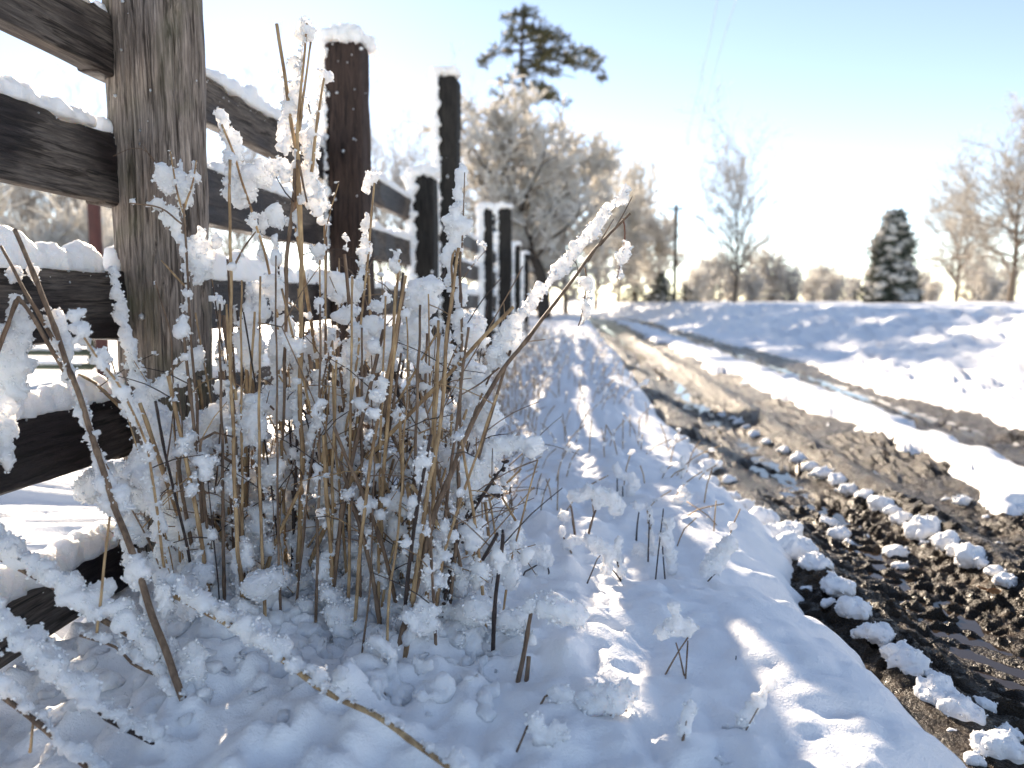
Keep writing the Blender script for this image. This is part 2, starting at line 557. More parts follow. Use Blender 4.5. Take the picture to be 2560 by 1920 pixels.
def snow_union(name, balls, parent, origin, voxel=0.003, seed=0, amp=1.0, mat='clump_snow', crumb=0.0):
    """many snow balls fused into crusty lumps: voxel union, then crumbly relief"""
    if not len(balls): return None
    B = np.asarray(balls, float)
    rg = np.random.default_rng(seed + 4321)
    A = rg.normal(0, 0.27, (len(B), 3, 3)) + np.eye(3)[None] * 0.98
    Vs, Fs, off = [], [], 0
    for sel, (bv, bf) in ((B[:, 3] < 0.014, ICO1), (B[:, 3] >= 0.014, ICO2)):
        k_ = int(sel.sum())
        if not k_: continue
        Vs.append((np.einsum('nij,vj->nvi', A[sel], bv) * B[sel, 3][:, None, None] + B[sel][:, None, :3]).reshape(-1, 3))
        Fs.append((bf[None, :, :] + (np.arange(k_) * len(bv))[:, None, None]).reshape(-1, 3) + off)
        off += k_ * len(bv)
    V = np.concatenate(Vs); F = np.concatenate(Fs)
    me = mesh_np('tmp', V, F, None)
    o = bpy.data.objects.new('tmp', me); C.objects.link(o)
    md = o.modifiers.new('r', 'REMESH'); md.mode = 'VOXEL'; md.voxel_size = voxel; md.use_smooth_shade = True
    dg = bpy.context.evaluated_depsgraph_get()
    out = bpy.data.meshes.new_from_object(o.evaluated_get(dg))
    bpy.data.objects.remove(o); bpy.data.meshes.remove(me)
    k = len(out.vertices)
    co = np.empty(k * 3, np.float32); out.vertices.foreach_get('co', co); co = co.reshape(-1, 3).astype(float)
    no = np.empty(k * 3, np.float32); out.vertices.foreach_get('normal', no); no = no.reshape(-1, 3).astype(float)
    co = crust(co, no, seed, 0.0058 * amp, 42, 0.0042 * amp, 100)
    co = co - np.asarray(origin)
    if crumb and k > 30:
        sel = rg.choice(k, size=int(k * crumb))
        rc = rg.choice((0.0013, 0.0018, 0.0025, 0.0034), size=len(sel)) * (0.9 * voxel / 0.0042)
        oc = np.array([(1, 0, 0), (-1, 0, 0), (0, 1, 0), (0, -1, 0), (0, 0, 1), (0, 0, -1)], float)
        of = np.array([(0, 2, 4), (2, 1, 4), (1, 3, 4), (3, 0, 4), (2, 0, 5), (1, 2, 5), (3, 1, 5), (0, 3, 5)])
        R = rg.normal(0, 0.3, (len(sel), 3, 3)) + np.eye(3)[None]
        cv = np.einsum('nij,vj->nvi', R, oc) * rc[:, None, None] + (co[sel] + no[sel] * (rc * 0.6)[:, None])[:, None, :]
        cr = mesh_np('snow_crumb', cv.reshape(-1, 3), (of[None] + (np.arange(len(sel)) * 6)[:, None, None]).reshape(-1, 3), 'ground_snow')
    else:
        cr = None
    out.vertices.foreach_set('co', co.astype(np.float32).ravel())
    out.materials.clear(); out.materials.append(M[mat])
    out.update()
    out.name = name
    ob = link(name, out, parent, (0, 0, 0) if parent else tuple(origin))
    if cr: link('snow_crumb', cr, ob)['kind'] = 'stuff'
    return ob


def loaf(mb, p0, p1, up, w, h, step=0.006, around=14, seed=0, amp=0.006, endr=0.04, sag=0.35):
    """a ridge of snow lying along p0-p1, bulging towards up"""
    p0 = np.asarray(p0, float); p1 = np.asarray(p1, float); up = np.asarray(up, float)
    L = np.linalg.norm(p1 - p0); t = (p1 - p0) / L
    up = up - t * np.dot(up, t); up /= np.linalg.norm(up)
    sd = np.cross(t, up)
    k = max(6, int(L / step))
    s = np.linspace(0, 1, k)
    end = np.sqrt(np.clip(1 - np.clip(1 - s * L / endr, 0, 1) ** 2, 0, 1)) * np.sqrt(np.clip(1 - np.clip(1 - (1 - s) * L / endr, 0, 1) ** 2, 0, 1))
    hh = h * end * (1 + 0.5 * vnoise(s * L * 6, s * 0 + seed, seed=seed) + 0.28 * vnoise(s * L * 22, s * 0 + seed, seed=seed + 1))
    ww = 0.5 * w * (0.25 + 0.75 * end) * (1 + 0.12 * vnoise(s * L * 9, s * 0 + seed + 4, seed=seed + 2))
    th = np.linspace(-0.18 * math.pi * sag, math.pi * (1 + 0.18 * sag), around)
    cs, sn = np.cos(th), np.sin(th)
    base = p0 + np.outer(s, t) * L
    V = base[:, None, :] + (ww[:, None] * np.sign(cs) * np.abs(cs) ** 0.8)[:, :, None] * sd + (hh[:, None] * np.where(sn > 0, np.abs(sn) ** 0.85, -0.5 * np.abs(sn)))[:, :, None] * up
    N = cs[None, :, None] * sd + sn[None, :, None] * up + 0 * V
    V2 = V.reshape(-1, 3); N2 = N.reshape(-1, 3)
    V2 = crust(V2, N2, seed + 9, amp, 38, amp * 0.5, 120)
    i = np.arange(k - 1)[:, None] * around; j = np.arange(around)[None, :]; jn = (j + 1) % around
    q = np.stack([i + j, i + around + j, i + around + jn, i + jn], -1).reshape(-1, 4)
    mb.add(np.vstack([V2, base[:1], base[-1:]]), q,
           np.array([(k * around, a, (a + 1) % around) for a in range(around)] + [(k * around + 1, (k - 1) * around + (a + 1) % around, (k - 1) * around + a) for a in range(around)]))


def beam(mb, p0, p1, side, w, h, along=60, n_w=10, n_h=14, rough=0.003, groove=0.0025, seed=0, round_=0.18, wavy=0.0, endround=0.0, cracks=0.0):
    """weathered timber from p0 to p1; w measured along side, h along side x axis; relief is real"""
    p0 = np.asarray(p0, float); p1 = np.asarray(p1, float); side = np.asarray(side, float)
    L = np.linalg.norm(p1 - p0); t = (p1 - p0) / L
    side = side - t * np.dot(side, t); side /= np.linalg.norm(side)
    up = np.cross(t, side)
    rr = round_ * min(w, h)
    per = []
    def edge(a, b_, k):
        for q in range(k): per.append(np.array(a) + (np.array(b_) - np.array(a)) * q / k)
    a, b_ = w / 2, h / 2
    cn = [(a - rr, b_ - rr, 0), (-a + rr, b_ - rr, 90), (-a + rr, -b_ + rr, 180), (a - rr, -b_ + rr, 270)]
    for k, (cx, cyy, ang) in enumerate(cn):
        for q in range(4):
            th = math.radians(ang + 90 * q / 3)
            per.append(np.array((cx + rr * math.cos(th), cyy + rr * math.sin(th))))
        nx = cn[(k + 1) % 4]; th = math.radians(ang + 90)
        e0 = per[-1]; e1 = np.array((nx[0] + rr * math.cos(th), nx[1] + rr * math.sin(th)))
        kk = n_w if k in (0, 2) else n_h
        for q in range(1, kk): per.append(e0 + (e1 - e0) * q / kk)
    per = np.array(per); m_ = len(per)
    ctr = per / (np.linalg.norm(per, axis=1, keepdims=True) + 1e-9)
    s = np.linspace(0, 1, along)
    g = fbm(np.repeat(per[None, :, 0], along, 0) * 90, np.repeat(per[None, :, 1], along, 0) * 90, np.repeat(s[:, None] * L, m_, 1) * 5, seed, 3)
    big = fbm(np.repeat(per[None, :, 0], along, 0) * 9, np.repeat(per[None, :, 1], along, 0) * 9, np.repeat(s[:, None] * L, m_, 1) * 3, seed + 50, 2)
    d = groove * g + rough * big
    if cracks:
        cr = vnoise(np.repeat(per[None, :, 0], along, 0) * 45, np.repeat(per[None, :, 1], along, 0) * 45, np.repeat(s[:, None] * L, m_, 1) * 1.6, seed + 70)
        d = d - cracks * np.clip(1 - np.abs(cr) / 0.07, 0, 1)
    if wavy:
        d = d - wavy * np.clip(vnoise(np.repeat(per[None, :, 0], along, 0) * 14, np.repeat(per[None, :, 1], along, 0) * 14, np.repeat(s[:, None] * L, m_, 1) * 14, seed + 90), 0, 1) * (per[None, :, 1] < -h * 0.35)
    sc = np.ones(along)
    if endround:
        dd = (1 - s) * L
        sc = np.sqrt(np.clip(1 - np.clip(1 - dd / endround, 0, 1) ** 2, 0, 1)) * 0.55 + 0.45
    pp = per[None] * sc[:, None, None] + ctr[None] * d[:, :, None]
    V = p0 + (s[:, None, None] * L) * t + pp[:, :, :1] * side + pp[:, :, 1:] * up
    i = np.arange(along - 1)[:, None] * m_; j = np.arange(m_)[None, :]; jn = (j + 1) % m_
    q = np.stack([i + j, i + jn, i + m_ + jn, i + m_ + j], -1).reshape(-1, 4)
    V = V.reshape(-1, 3); n0 = len(V)
    V = np.vstack([V, p0[None], p1[None]])
    tt = [(n0, (k + 1) % m_, k) for k in range(m_)] + [(n0 + 1, (along - 1) * m_ + k, (along - 1) * m_ + (k + 1) % m_) for k in range(m_)]
    mb.add(V, q, np.array(tt))


# ------------------------------------------------------------------ ground sheets
def grid_sheet(name, xs, ys, hfun, mat):
    X, Y = np.meshgrid(xs, ys)
    Z = hfun(X.ravel(), Y.ravel())
    V = np.stack([X.ravel(), Y.ravel(), Z], -1)
    nx = len(xs)
    i = np.arange(len(ys) - 1)[:, None] * nx; j = np.arange(nx - 1)[None, :]
    q = np.stack([i + j, i + j + 1, i + nx + j + 1, i + nx + j], -1).reshape(-1, 4)
    return link(name, mesh_np(name, V, q, mat))


def geo(a, b, ratio):
    out = [a]
    while out[-1] < b: out.append(out[-1] * ratio)
    return np.array(out)


ys = np.concatenate([np.linspace(-14, 0.2, 14), np.linspace(0.3, 0.58, 5), np.arange(0.6, 3.0, 0.0098), geo(3.0, 700, 1.019)])
xs = np.concatenate([np.linspace(-320, -14, 10), np.linspace(-13, -1.5, 44), np.arange(-1.3, 0.80, 0.0102), np.arange(0.83, 2.6, 0.028), np.arange(2.62, 5.4, 0.045), np.arange(5.45, 8.5, 0.12), np.linspace(8.7, 40, 56), np.linspace(44, 320, 10)])
tag(grid_sheet('snow_field', xs, ys, snow_h, 'ground_snow'), kind='structure')

ys = np.concatenate([np.linspace(-4, 0.8, 8), np.arange(0.85, 3.0, 0.0080), geo(3.0, 46, 1.013)])
xs = np.concatenate([np.linspace(-6, 0.3, 12), np.arange(0.42, 1.75, 0.0078), np.arange(1.76, 3.1, 0.022), np.linspace(3.2, 4.2, 6)])
def mud_sheet(x, y):
    h = mud_h(x, y)
    return np.where(x < road_c(y) + 0.35, -0.2, h)
tag(grid_sheet('muddy_road', xs, ys, mud_sheet, 'mud'), kind='structure')
pw = link('puddle_water', mesh_np('puddle_water', np.array([(0.5, -2, -0.034), (2.8, -2, -0.034), (2.8, 24, -0.034), (0.5, 24, -0.034)]), np.array([(0, 1, 2, 3)]), 'puddle'))
tag(pw, kind='structure')

# ------------------------------------------------------------------ fence
FX = -1.0                                    # rails' road-side face
fence = thing('wooden_fence', 'weathered five-rail wooden fence capped with snow beside the road', 'fence', (FX, 1.62, 0.08))
FO = np.array((FX, 1.62, 0.08))


def fpart(mb, name, mat, parent=fence):
    o = mb.build(name, mat, None, (0, 0, 0))
    # shift the vertices so that the part sits in its parent's frame
    me = o.data
    k = len(me.vertices)
    co = np.empty(k * 3, np.float32); me.vertices.foreach_get('co', co)
    me.vertices.foreach_set('co', (co.reshape(-1, 3) - FO).astype(np.float32).ravel())
    me.update()
    o.parent = parent
    return o


posts = [  # x centre, y, width, depth, top z, rot, material, detail
    (-0.925, 1.69, 0.182, 0.13, 1.52, -0.30, 'post_grey', 2),
    (-0.915, 3.13, 0.165, 0.14, 1.82, -0.12, 'post_dark', 1),
    (-0.925, 4.80, 0.145, 0.13, 1.57, -0.1, 'post_black', 0),
    (-0.925, 5.75, 0.16, 0.14, 2.44, -0.1, 'post_black', 0),
    (-0.93, 8.25, 0.14, 0.13, 1.78, 0.0, 'post_black', 0),
    (-0.93, 10.1, 0.26, 0.12, 2.0, 0.0, 'post_black', 0),
    (-0.93, 12.6, 0.15, 0.13, 1.7, 0.0, 'post_black', 0),
    (-0.93, 15.0, 0.15, 0.13, 1.7, 0.0, 'post_black', 0),
]
post_objs = []
for k, (x, y, w, dp, zt, rz, mt, det) in enumerate(posts):
    mb = MB()
    sdv = (math.cos(rz), math.sin(rz), 0)
    beam(mb, (x + (0.0 if k else -0.02), y, -0.1), (x, y, zt), sdv, w, dp, along=(36, 70, 130)[det], n_w=(10, 16, 70)[det], n_h=(8, 12, 40)[det],
         rough=0.006, groove=(0.002, 0.003, 0.0034)[det], seed=100 + k * 7, round_=0.16 if k != 1 else 0.25, endround=0.0 if k == 0 else 0.05, cracks=0.009 if det == 2 else 0.003)
    o = fpart(mb, 'post', mt)
    post_objs.append(o)

rails = [(1.265, 1.395), (0.99, 1.145), (0.695, 0.845), (0.435, 0.57), (0.13, 0.25)]
bays = [(-0.6, 1.66), (1.60, 3.20), (3.08, 4.88), (4.74, 5.82), (5.7, 8.3), (8.2, 10.2), (10.0, 12.7), (12.5, 15.1)]
TH = 0.046
for bi, (ya, yb) in enumerate(bays):
    for ri, (za, zb) in enumerate(rails):
        if bi >= 5 and ri == 4: continue
        rs = random.Random(bi * 10 + ri)
        dza, dzb = rs.uniform(-0.012, 0.012), rs.uniform(-0.012, 0.012)
        if bi == 0: dza = dzb = 0
        xoff = 0.006 * (bi % 2)
        mb = MB()
        xc = FX - TH / 2 - xoff
        beam(mb, (xc, ya, (za + zb) / 2 + dza), (xc, yb, (za + zb) / 2 + dzb), (1, 0, 0), TH, zb - za, along=84 if bi < 2 else 22, n_w=4 if bi < 2 else 2, n_h=18 if bi < 2 else 5,
             rough=0.005, groove=0.0022, seed=300 + bi * 11 + ri, round_=0.12, wavy=0.03 if (bi, ri) in ((0, 1), (1, 0)) else 0.008)
        ro = fpart(mb, 'rail', 'rail_wood')
        # snow lying along the rail
        hsn = [0.042, 0.036, 0.055, 0.040, 0.044][ri] * (1.0 if bi == 0 else rs.uniform(0.85, 1.2))
        y0 = max(ya, -0.1) + 0.02; y1 = yb - (0.075 if bi == 0 else 0.02)
        f = lambda yy: zb + (dza * (yb - yy) + dzb * (yy - ya)) / (yb - ya)
        mb = MB()
        if bi < 2:
            loaf(mb, (xc, y0, f(y0) - 0.003), (xc, y1, f(y1) - 0.003), (-0.05, 0, 1), TH * 1.25, hsn, 0.007, 16, 500 + bi * 11 + ri, 0.006)
        else:
            loaf(mb, (xc, y0, f(y0) - 0.003), (xc, y1, f(y1) - 0.003), (-0.05, 0, 1), TH * 1.3, hsn, 0.035, 8, 500 + bi * 11 + ri, 0.007)
        if bi < 2:
            for _ in range(70):
                yy = rs.uniform(y0, y1); r0 = rs.choice((0.0010, 0.0014, 0.0022))
                v = ICO1[0] * r0 * np.array((0.6, rs.uniform(0.8, 2.4), rs.uniform(0.7, 1.5)))
                mb.add(v + np.array((FX - xoff + 0.001, yy, f(yy) - min(0.07, rs.expovariate(1 / 0.011)))), None, ICO1[1])
        fpart(mb, 'snow_cap', 'clump_snow', ro)

# snow on the post tops, plastered on their windward sides, and flecks on their faces
for k, (x, y, w, dp, zt, rz, mt, det) in enumerate(posts):
    if k == 0: continue
    rs = random.Random(900 + k)
    balls = []
    for q in range(90):
        a, b_ = rs.uniform(-0.46, 0.46), rs.uniform(-0.46, 0.46)
        rr = rs.uniform(0.018, 0.032)
        balls.append((x + a * w, y + b_ * dp, zt - 0.012 + 0.022 * (1 - (2.0 * a) ** 2) * rs.uniform(0.4, 1.0), rr))
    if k >= 2:
        zz = zt
        while zz > 0.25:
            rr = rs.uniform(0.022, 0.034)
            for b_ in (-0.45, 0.0, 0.45):
                balls.append((x - w / 2 - 0.004 + rs.uniform(-0.006, 0.006), y + b_ * dp - 0.02, zz, rr))
            if k >= 4:
                balls.append((x - w * 0.22, y - dp / 2 - 0.004, zz, rr * 0.8))
            zz -= 0.024
    else:
        zz = zt
        while zz > 1.0:
            rr = rs.uniform(0.008, 0.02)
            for b_ in (-0.4, 0.0, 0.4):
                if rs.random() < 0.8: balls.append((x - w / 2 - 0.002, y + b_ * dp, zz, rr))
            zz -= 0.017
    so = snow_union('snow_cap', balls, fence, FO, (0.006, 0.007, 0.009)[min(k, 3) - 1] if k < 4 else 0.018, 700 + k, 1.3)
    so.parent = post_objs[k]
for k, cnt in ((0, 16), (1, 30), (2, 8), (3, 8)):
    x, y, w, dp, zt, rz, mt, det = posts[k]
    rs = random.Random(950 + k)
    mb = MB()
    for q in range(cnt):
        front = rs.random() < 0.7
        zz = rs.uniform(0.5, zt - 0.02) if k else rs.uniform(0.6, 1.5)
        if k == 1 and rs.random() < 0.5: zz = zt - abs(rs.gauss(0, 0.18))
        if front: lx, ly = rs.uniform(-0.45, 0.45) * w, -dp / 2 - 0.002
        else: lx, ly = w / 2 + 0.002, rs.uniform(-0.45, 0.45) * dp
        cxx = x + lx * math.cos(rz) - ly * math.sin(rz); cyy = y + lx * math.sin(rz) + ly * math.cos(rz)
        r0 = rs.choice((0.002, 0.003, 0.003, 0.004, 0.006, 0.009)) * (0.7 if k == 0 else 1.0)
        v = ICO1[0] * r0 * np.array((1, 0.6, rs.uniform(0.9, 1.5))) * (1 + 0.25 * vnoise(ICO1[0][:, 0] * 3 + q, ICO1[0][:, 1] * 3, ICO1[0][:, 2] * 3, 4))[:, None]
        mb.add(v + np.array((cxx, cyy, zz)), None, ICO1[1])
    so = fpart(mb, 'snow_fleck', 'clump_snow', post_objs[k])
    so['kind'] = 'stuff'

# ------------------------------------------------------------------ weeds
WIND = np.array((-0.72, 0.52, 0.30))


ONES = 'first second third fourth fifth sixth seventh eighth ninth tenth eleventh twelfth thirteenth fourteenth fifteenth sixteenth seventeenth eighteenth nineteenth'.split()


def ordinal(k):
    if k < 20: return ONES[k - 1]
    t_ = {2: 'twent', 3: 'thirt'}[k // 10]
    return t_ + 'ieth' if k % 10 == 0 else t_ + 'y-' + ONES[k % 10 - 1]


class Weed:
    def __init__(self, name, label, base, group=None, seed=0):
        self.base = np.asarray(base, float)
        self.o = thing(name, label, 'weed', tuple(self.base), group)
        self.balls = []
        self.rs = random.Random(seed); self.seed = seed

    def stem(self, pts, r0, r1, mat='stem_tan', name='stem', sides=8, nodes=True, step=0.012, wob=0.0015):
        P = resample(pts, step)
        k = len(P)
        r = np.linspace(r0, r1, k)
        if nodes:
            nn = max(1, int(k * step / 0.13))
            for _ in range(nn):
                i = self.rs.randrange(k)
                r[max(0, i - 0):i + 1] *= 1.22
        jit = np.stack([vnoise(np.arange(k) * 0.21, np.full(k, self.seed * 1.7 + a + r0 * 999), seed=60 + a) for a in range(3)], -1) * wob
        jit[0] = 0
        P = P + jit
        mb = MB(); tube(mb, P, r, sides)
        mb.build(name, mat, self.o, self.base)
        return P

    def ball(self, p, r): self.balls.append((p[0], p[1], p[2], r))

    def dust(self, P, r, prob=0.5, lo=0.004, hi=0.011, wind=WIND):
        """snow caught along a stem on its windward, upper side, with gaps"""
        on = self.rs.random() < prob
        T = np.gradient(P, axis=0); T /= np.linalg.norm(T, axis=1, keepdims=True) + 1e-9
        ph = self.rs.uniform(0, 99)
        L = 0.0
        for i in range(len(P)):
            if i: L += float(np.linalg.norm(P[i] - P[i - 1]))
            if self.rs.random() < 0.13: on = self.rs.random() < prob
            if not on: continue
            w = wind - T[i] * np.dot(wind, T[i]); w /= np.linalg.norm(w) + 1e-9
            m_ = 0.5 + 0.5 * float(vnoise(np.array([L * 17 + ph]), np.array([ph]), seed=71)[0])
            rr = (lo + (hi - lo) * m_) * self.rs.uniform(0.7, 1.05)
            out = self.rs.uniform(0.2, 0.9)
            self.ball(P[i] + w * (r + rr * out), rr)
            if m_ > 0.55 and self.rs.random() < 0.6:
                self.ball(P[i] + w * (r + rr * 1.7) + np.array((0, self.rs.gauss(0, 0.3) * rr, self.rs.gauss(0, 0.5) * rr)), rr * 0.85)

    def slab(self, px, py, rx, ry, Y, thick=0.55, rot=0.0, n=None):
        """a slab of caked snow seen at this pixel with these half sizes"""
        s = Y / FPX
        c = at(px, py, Y)
        a, b_ = rx * s, ry * s
        th = min(a, b_) * thick
        rb = min(a, b_) * 0.36
        n = n or int(min(140, max(8, 5.5 * a * b_ / (rb * rb))))
        ca, sa = math.cos(rot), math.sin(rot)
        for _ in range(n):
            q = math.sqrt(self.rs.random()); f = self.rs.uniform(0, 2 * math.pi)
            u = q * math.cos(f) * max(0, a - rb * 0.6); v = q * math.sin(f) * max(0, b_ - rb * 0.6)
            rr = rb * self.rs.uniform(0.55, 1.1)
            self.ball(c + np.array((u * ca - v * sa, self.rs.uniform(-1, 1) * th * (1 - 0.5 * q), u * sa + v * ca)), rr)

    def chain(self, pix, Y0, Y1, r, step=0.5, jit=0.25):
        """a rope of snow through photo pixels"""
        P = [at(x, y, Y0 + (Y1 - Y0) * k / max(1, len(pix) - 1)) for k, (x, y) in enumerate(pix)]
        P = resample(P, r * step)
        for p in P:
            rr = r * self.rs.uniform(0.7, 1.15)
            self.ball(p + np.array([self.rs.uniform(-1, 1) for _ in range(3)]) * r * jit, rr)
        return P

    def snow(self, voxel=0.0043, amp=1.0):
        so = snow_union('snow_clump', self.balls, self.o, self.base, voxel, self.seed, amp, crumb=0.16)
        if so: so['kind'] = 'stuff'
        return so


def path(pix, Y0, Y1):
    """pixels from base to tip -> world points, depth running from Y0 to Y1"""
    P = np.array(pix, float)
    seg = np.concatenate([[0], np.cumsum(np.linalg.norm(np.diff(P, axis=0), axis=1))])
    seg /= seg[-1]
    return [at(x, y, Y0 + (Y1 - Y0) * s) for (x, y), s in zip(pix, seg)]


def sink(pts, extra=0.04):
    """carry the base of a stem down into the snow"""
    p0, p1 = np.asarray(pts[0], float), np.asarray(pts[1], float)
    g = float(snow_h(np.array([p0[0]]), np.array([p0[1]]))[0])
    if p0[2] > g - extra:
        d = p0 - p1; d = d / (abs(d[2]) + 1e-6)
        if d[2] > 0: d = -d
        k = (p0[2] - (g - extra))
        return [np.array((p0[0] + np.clip(d[0], -0.4, 0.4) * k, p0[1] + np.clip(d[1], -0.3, 0.3) * k, g - extra))] + list(pts)
    return list(pts)


def one_stalk(label, pix, Y0, Y1, wpx, tone, snow=(0.5, 0.004, 0.011), slabs=(), extra=(), name='dry_stalk', group=None, seed=0, voxel=0.0042, tip=0.55):
    pts = sink(path(pix, Y0, Y1))
    W = Weed(name, label, pts[0], group, seed)
    r = 0.5 * wpx * Y0 / FPX
    P = W.stem(pts, r, r * tip, tone)
    if snow: W.dust(P, r * 0.8, *snow)
    for (pixs, ya, yb, w, tn, sn) in extra:
        p2 = path(pixs, ya, yb)
        Q = W.stem(p2, 0.5 * w * ya / FPX, 0.3 * w * ya / FPX, tn, name='twig' if w < 7 else 'stem')
        if sn: W.dust(Q, 0.4 * w * ya / FPX, *sn)
    for s in slabs:
        W.slab(s[0], s[1], s[2], s[3], s[4] + 0.014, *s[5:])
    W.snow(voxel)
    return W


# the tall three-tipped stalks by the fence
one_stalk('tallest tan stalk with forked tips holding snow balls beneath the sun',
          [(742, 1640), (748, 1400), (756, 1164), (751, 966), (754, 700), (748, 520), (742, 405), (733, 340), (713, 200), (692, 58)], 1.40, 1.34, 15, 'stem_tan', (0.45, 0.004, 0.009),
          slabs=[(766, 77, 29, 32, 1.335), (738, 165, 14, 34, 1.34), (741, 228, 18, 34, 1.34), (722, 285, 30, 34, 1.345), (708, 345, 20, 36, 1.345), (702, 432, 32, 34, 1.35), (778, 468, 32, 78, 1.35, 0.5, 0.25),
                 (776, 366, 24, 34, 1.35), (811, 189, 17, 20, 1.34), (803, 240, 10, 30, 1.34), (754, 500, 14, 18, 1.33), (720, 240, 10, 26, 1.345), (690, 545, 22, 36, 1.36), (775, 290, 10, 40, 1.34), (704, 190, 9, 26, 1.34), (716, 250, 8, 24, 1.34)],
          extra=[([(744, 420), (746, 309), (756, 185), (767, 60)], 1.345, 1.335, 9, 'stem_tan', (0.7, 0.004, 0.010)),
                 ([(746, 330), (752, 293), (765, 200), (777, 104)], 1.345, 1.335, 8, 'stem_tan', (0.5, 0.004, 0.008)),
                 ([(779, 430), (795, 300), (810, 195)], 1.35, 1.34, 9, 'stem_tan', (0.85, 0.005, 0.010)),
                 ([(742, 405), (729, 540), (717, 660), (712, 900), (707, 1100)], 1.35, 1.40, 12, 'stem_brown', (0.6, 0.004, 0.009)),
                 ([(745, 410), (756, 640), (752, 760)], 1.35, 1.37, 11, 'stem_tan', None),
                 ([(744, 400), (760, 470), (768, 505)], 1.335, 1.33, 7, 'stem_brown', None),
                 ([(735, 505), (715, 480), (690, 440)], 1.345, 1.34, 4, 'stem_dark', None)], seed=1)
one_stalk('tan stalk with knobbly snow on its side beside the tallest stalks',
          [(700, 1010), (690, 760), (640, 560), (590, 405), (555, 312)], 1.46, 1.40, 10, 'stem_tan', (0.85, 0.005, 0.012),
          slabs=[(556, 298, 20, 24, 1.40), (575, 335, 24, 26, 1.405), (588, 380, 20, 34, 1.41), (640, 440, 44, 34, 1.43, 0.5), (600, 475, 44, 40, 1.43, 0.5), (660, 560, 18, 30, 1.44)], seed=2)
one_stalk('straight tan stalk standing in front of the gap beside the grey post',
          [(625, 1701), (593, 1333), (583, 1092), (576, 936), (578, 700), (572, 500), (575, 399)], 1.26, 1.30, 13, 'stem_tan', (0.35, 0.004, 0.010),
          slabs=[(573, 395, 15, 22, 1.30), (580, 430, 18, 16, 1.30), (610, 1390, 26, 44, 1.27), (622, 1062, 40, 60, 1.33), (640, 1010, 30, 30, 1.34)],
          extra=[([(590, 1000), (572, 900), (566, 760)], 1.30, 1.31, 9, 'stem_tan', None), ([(583, 670), (610, 620), (640, 580)], 1.29, 1.31, 6, 'stem_brown', (0.5, 0.004, 0.008))], seed=3)
one_stalk('reddish-brown stalk with branching snow-caked top before the grey post',
          [(530, 1640), (517, 1400), (500, 1164), (483, 902), (469, 700), (457, 509)], 1.30, 1.36, 10, 'stem_brown', (0.4, 0.004, 0.009),
          slabs=[(418, 445, 27, 40, 1.37), (452, 430, 9, 34, 1.37), (486, 425, 10, 26, 1.37), (470, 480, 20, 26, 1.37), (388, 512, 26, 18, 1.38), (425, 540, 27, 27, 1.38, 0.5, -0.6), (446, 580, 14, 34, 1.38), (497, 650, 40, 66, 1.36, 0.35), (540, 600, 10, 22, 1.36), (500, 580, 12, 20, 1.36)],
          extra=[([(462, 540), (440, 470), (428, 380)], 1.365, 1.37, 6, 'stem_tan', (0.7, 0.004, 0.008)), ([(460, 520), (480, 460), (490, 400)], 1.365, 1.37, 6, 'stem_tan', (0.7, 0.004, 0.009)),
                 ([(455, 560), (400, 520), (325, 508)], 1.37, 1.39, 5, 'stem_brown', (0.2, 0.004, 0.006)), ([(395, 415), (365, 380), (330, 372), (282, 390)], 1.39, 1.41, 2.5, 'stem_brown', (0.2, 0.003, 0.006)),
                 ([(395, 420), (372, 390), (356, 362)], 1.39, 1.40, 2.5, 'stem_brown', (0.25, 0.003, 0.006)), ([(470, 720), (440, 690), (402, 650)], 1.37, 1.39, 6, 'stem_tan', (0.4, 0.004, 0.007))], seed=4)
one_stalk('thin brown stalk dusted with snow standing against the grey post',
          [(490, 1480), (481, 1400), (445, 1185), (433, 1038), (431, 936), (422, 822), (386, 704)], 1.34, 1.42, 7, 'stem_brown', (0.5, 0.003, 0.007),
          slabs=[(437, 1030, 14, 16, 1.38)], extra=[([(450, 1180), (455, 1060), (445, 960)], 1.36, 1.38, 5, 'stem_brown', (0.5, 0.003, 0.006)), ([(413, 1180), (425, 1090), (436, 1010)], 1.36, 1.38, 5, 'stem_brown', None)], seed=5)
one_stalk('tan stalk topped by a knob of snow just before the reddish fence post',
          [(820, 1500), (850, 1180), (894, 890), (898, 839), (915, 700), (927, 560), (934, 455)], 1.42, 1.42, 9, 'stem_tan', (0.9, 0.006, 0.013),
          slabs=[(932, 440, 18, 20, 1.42), (916, 470, 14, 22, 1.42), (938, 765, 24, 16, 1.42), (925, 815, 26, 24, 1.42)], seed=6)
one_stalk('pair of tan stalks clasping one large egg-shaped lump of snow',
          [(999, 1729), (1038, 1460), (1067, 1240), (1088, 1135), (1105, 1016), (1116, 848), (1135, 708), (1146, 620)], 1.20, 1.36, 15, 'stem_tan', (0.4, 0.004, 0.009),
          slabs=[(1142, 560, 36, 46, 1.36, 0.7), (1138, 605, 24, 30, 1.36), (1152, 440, 14, 30, 1.37), (1150, 490, 10, 26, 1.37), (1118, 640, 14, 34, 1.36), (1128, 690, 16, 30, 1.36), (1152, 740, 18, 30, 1.38)],
          extra=[([(1120, 1560), (1143, 1303), (1147, 1122), (1154, 890), (1151, 700), (1155, 600)], 1.32, 1.37, 11, 'stem_brown', (0.7, 0.004, 0.009)),
                 ([(1131, 720), (1128, 660), (1137, 625), (1144, 660)], 1.35, 1.36, 7, 'stem_tan', None), ([(1155, 620), (1160, 500), (1162, 430)], 1.365, 1.37, 4, 'stem_brown', None)], seed=7)
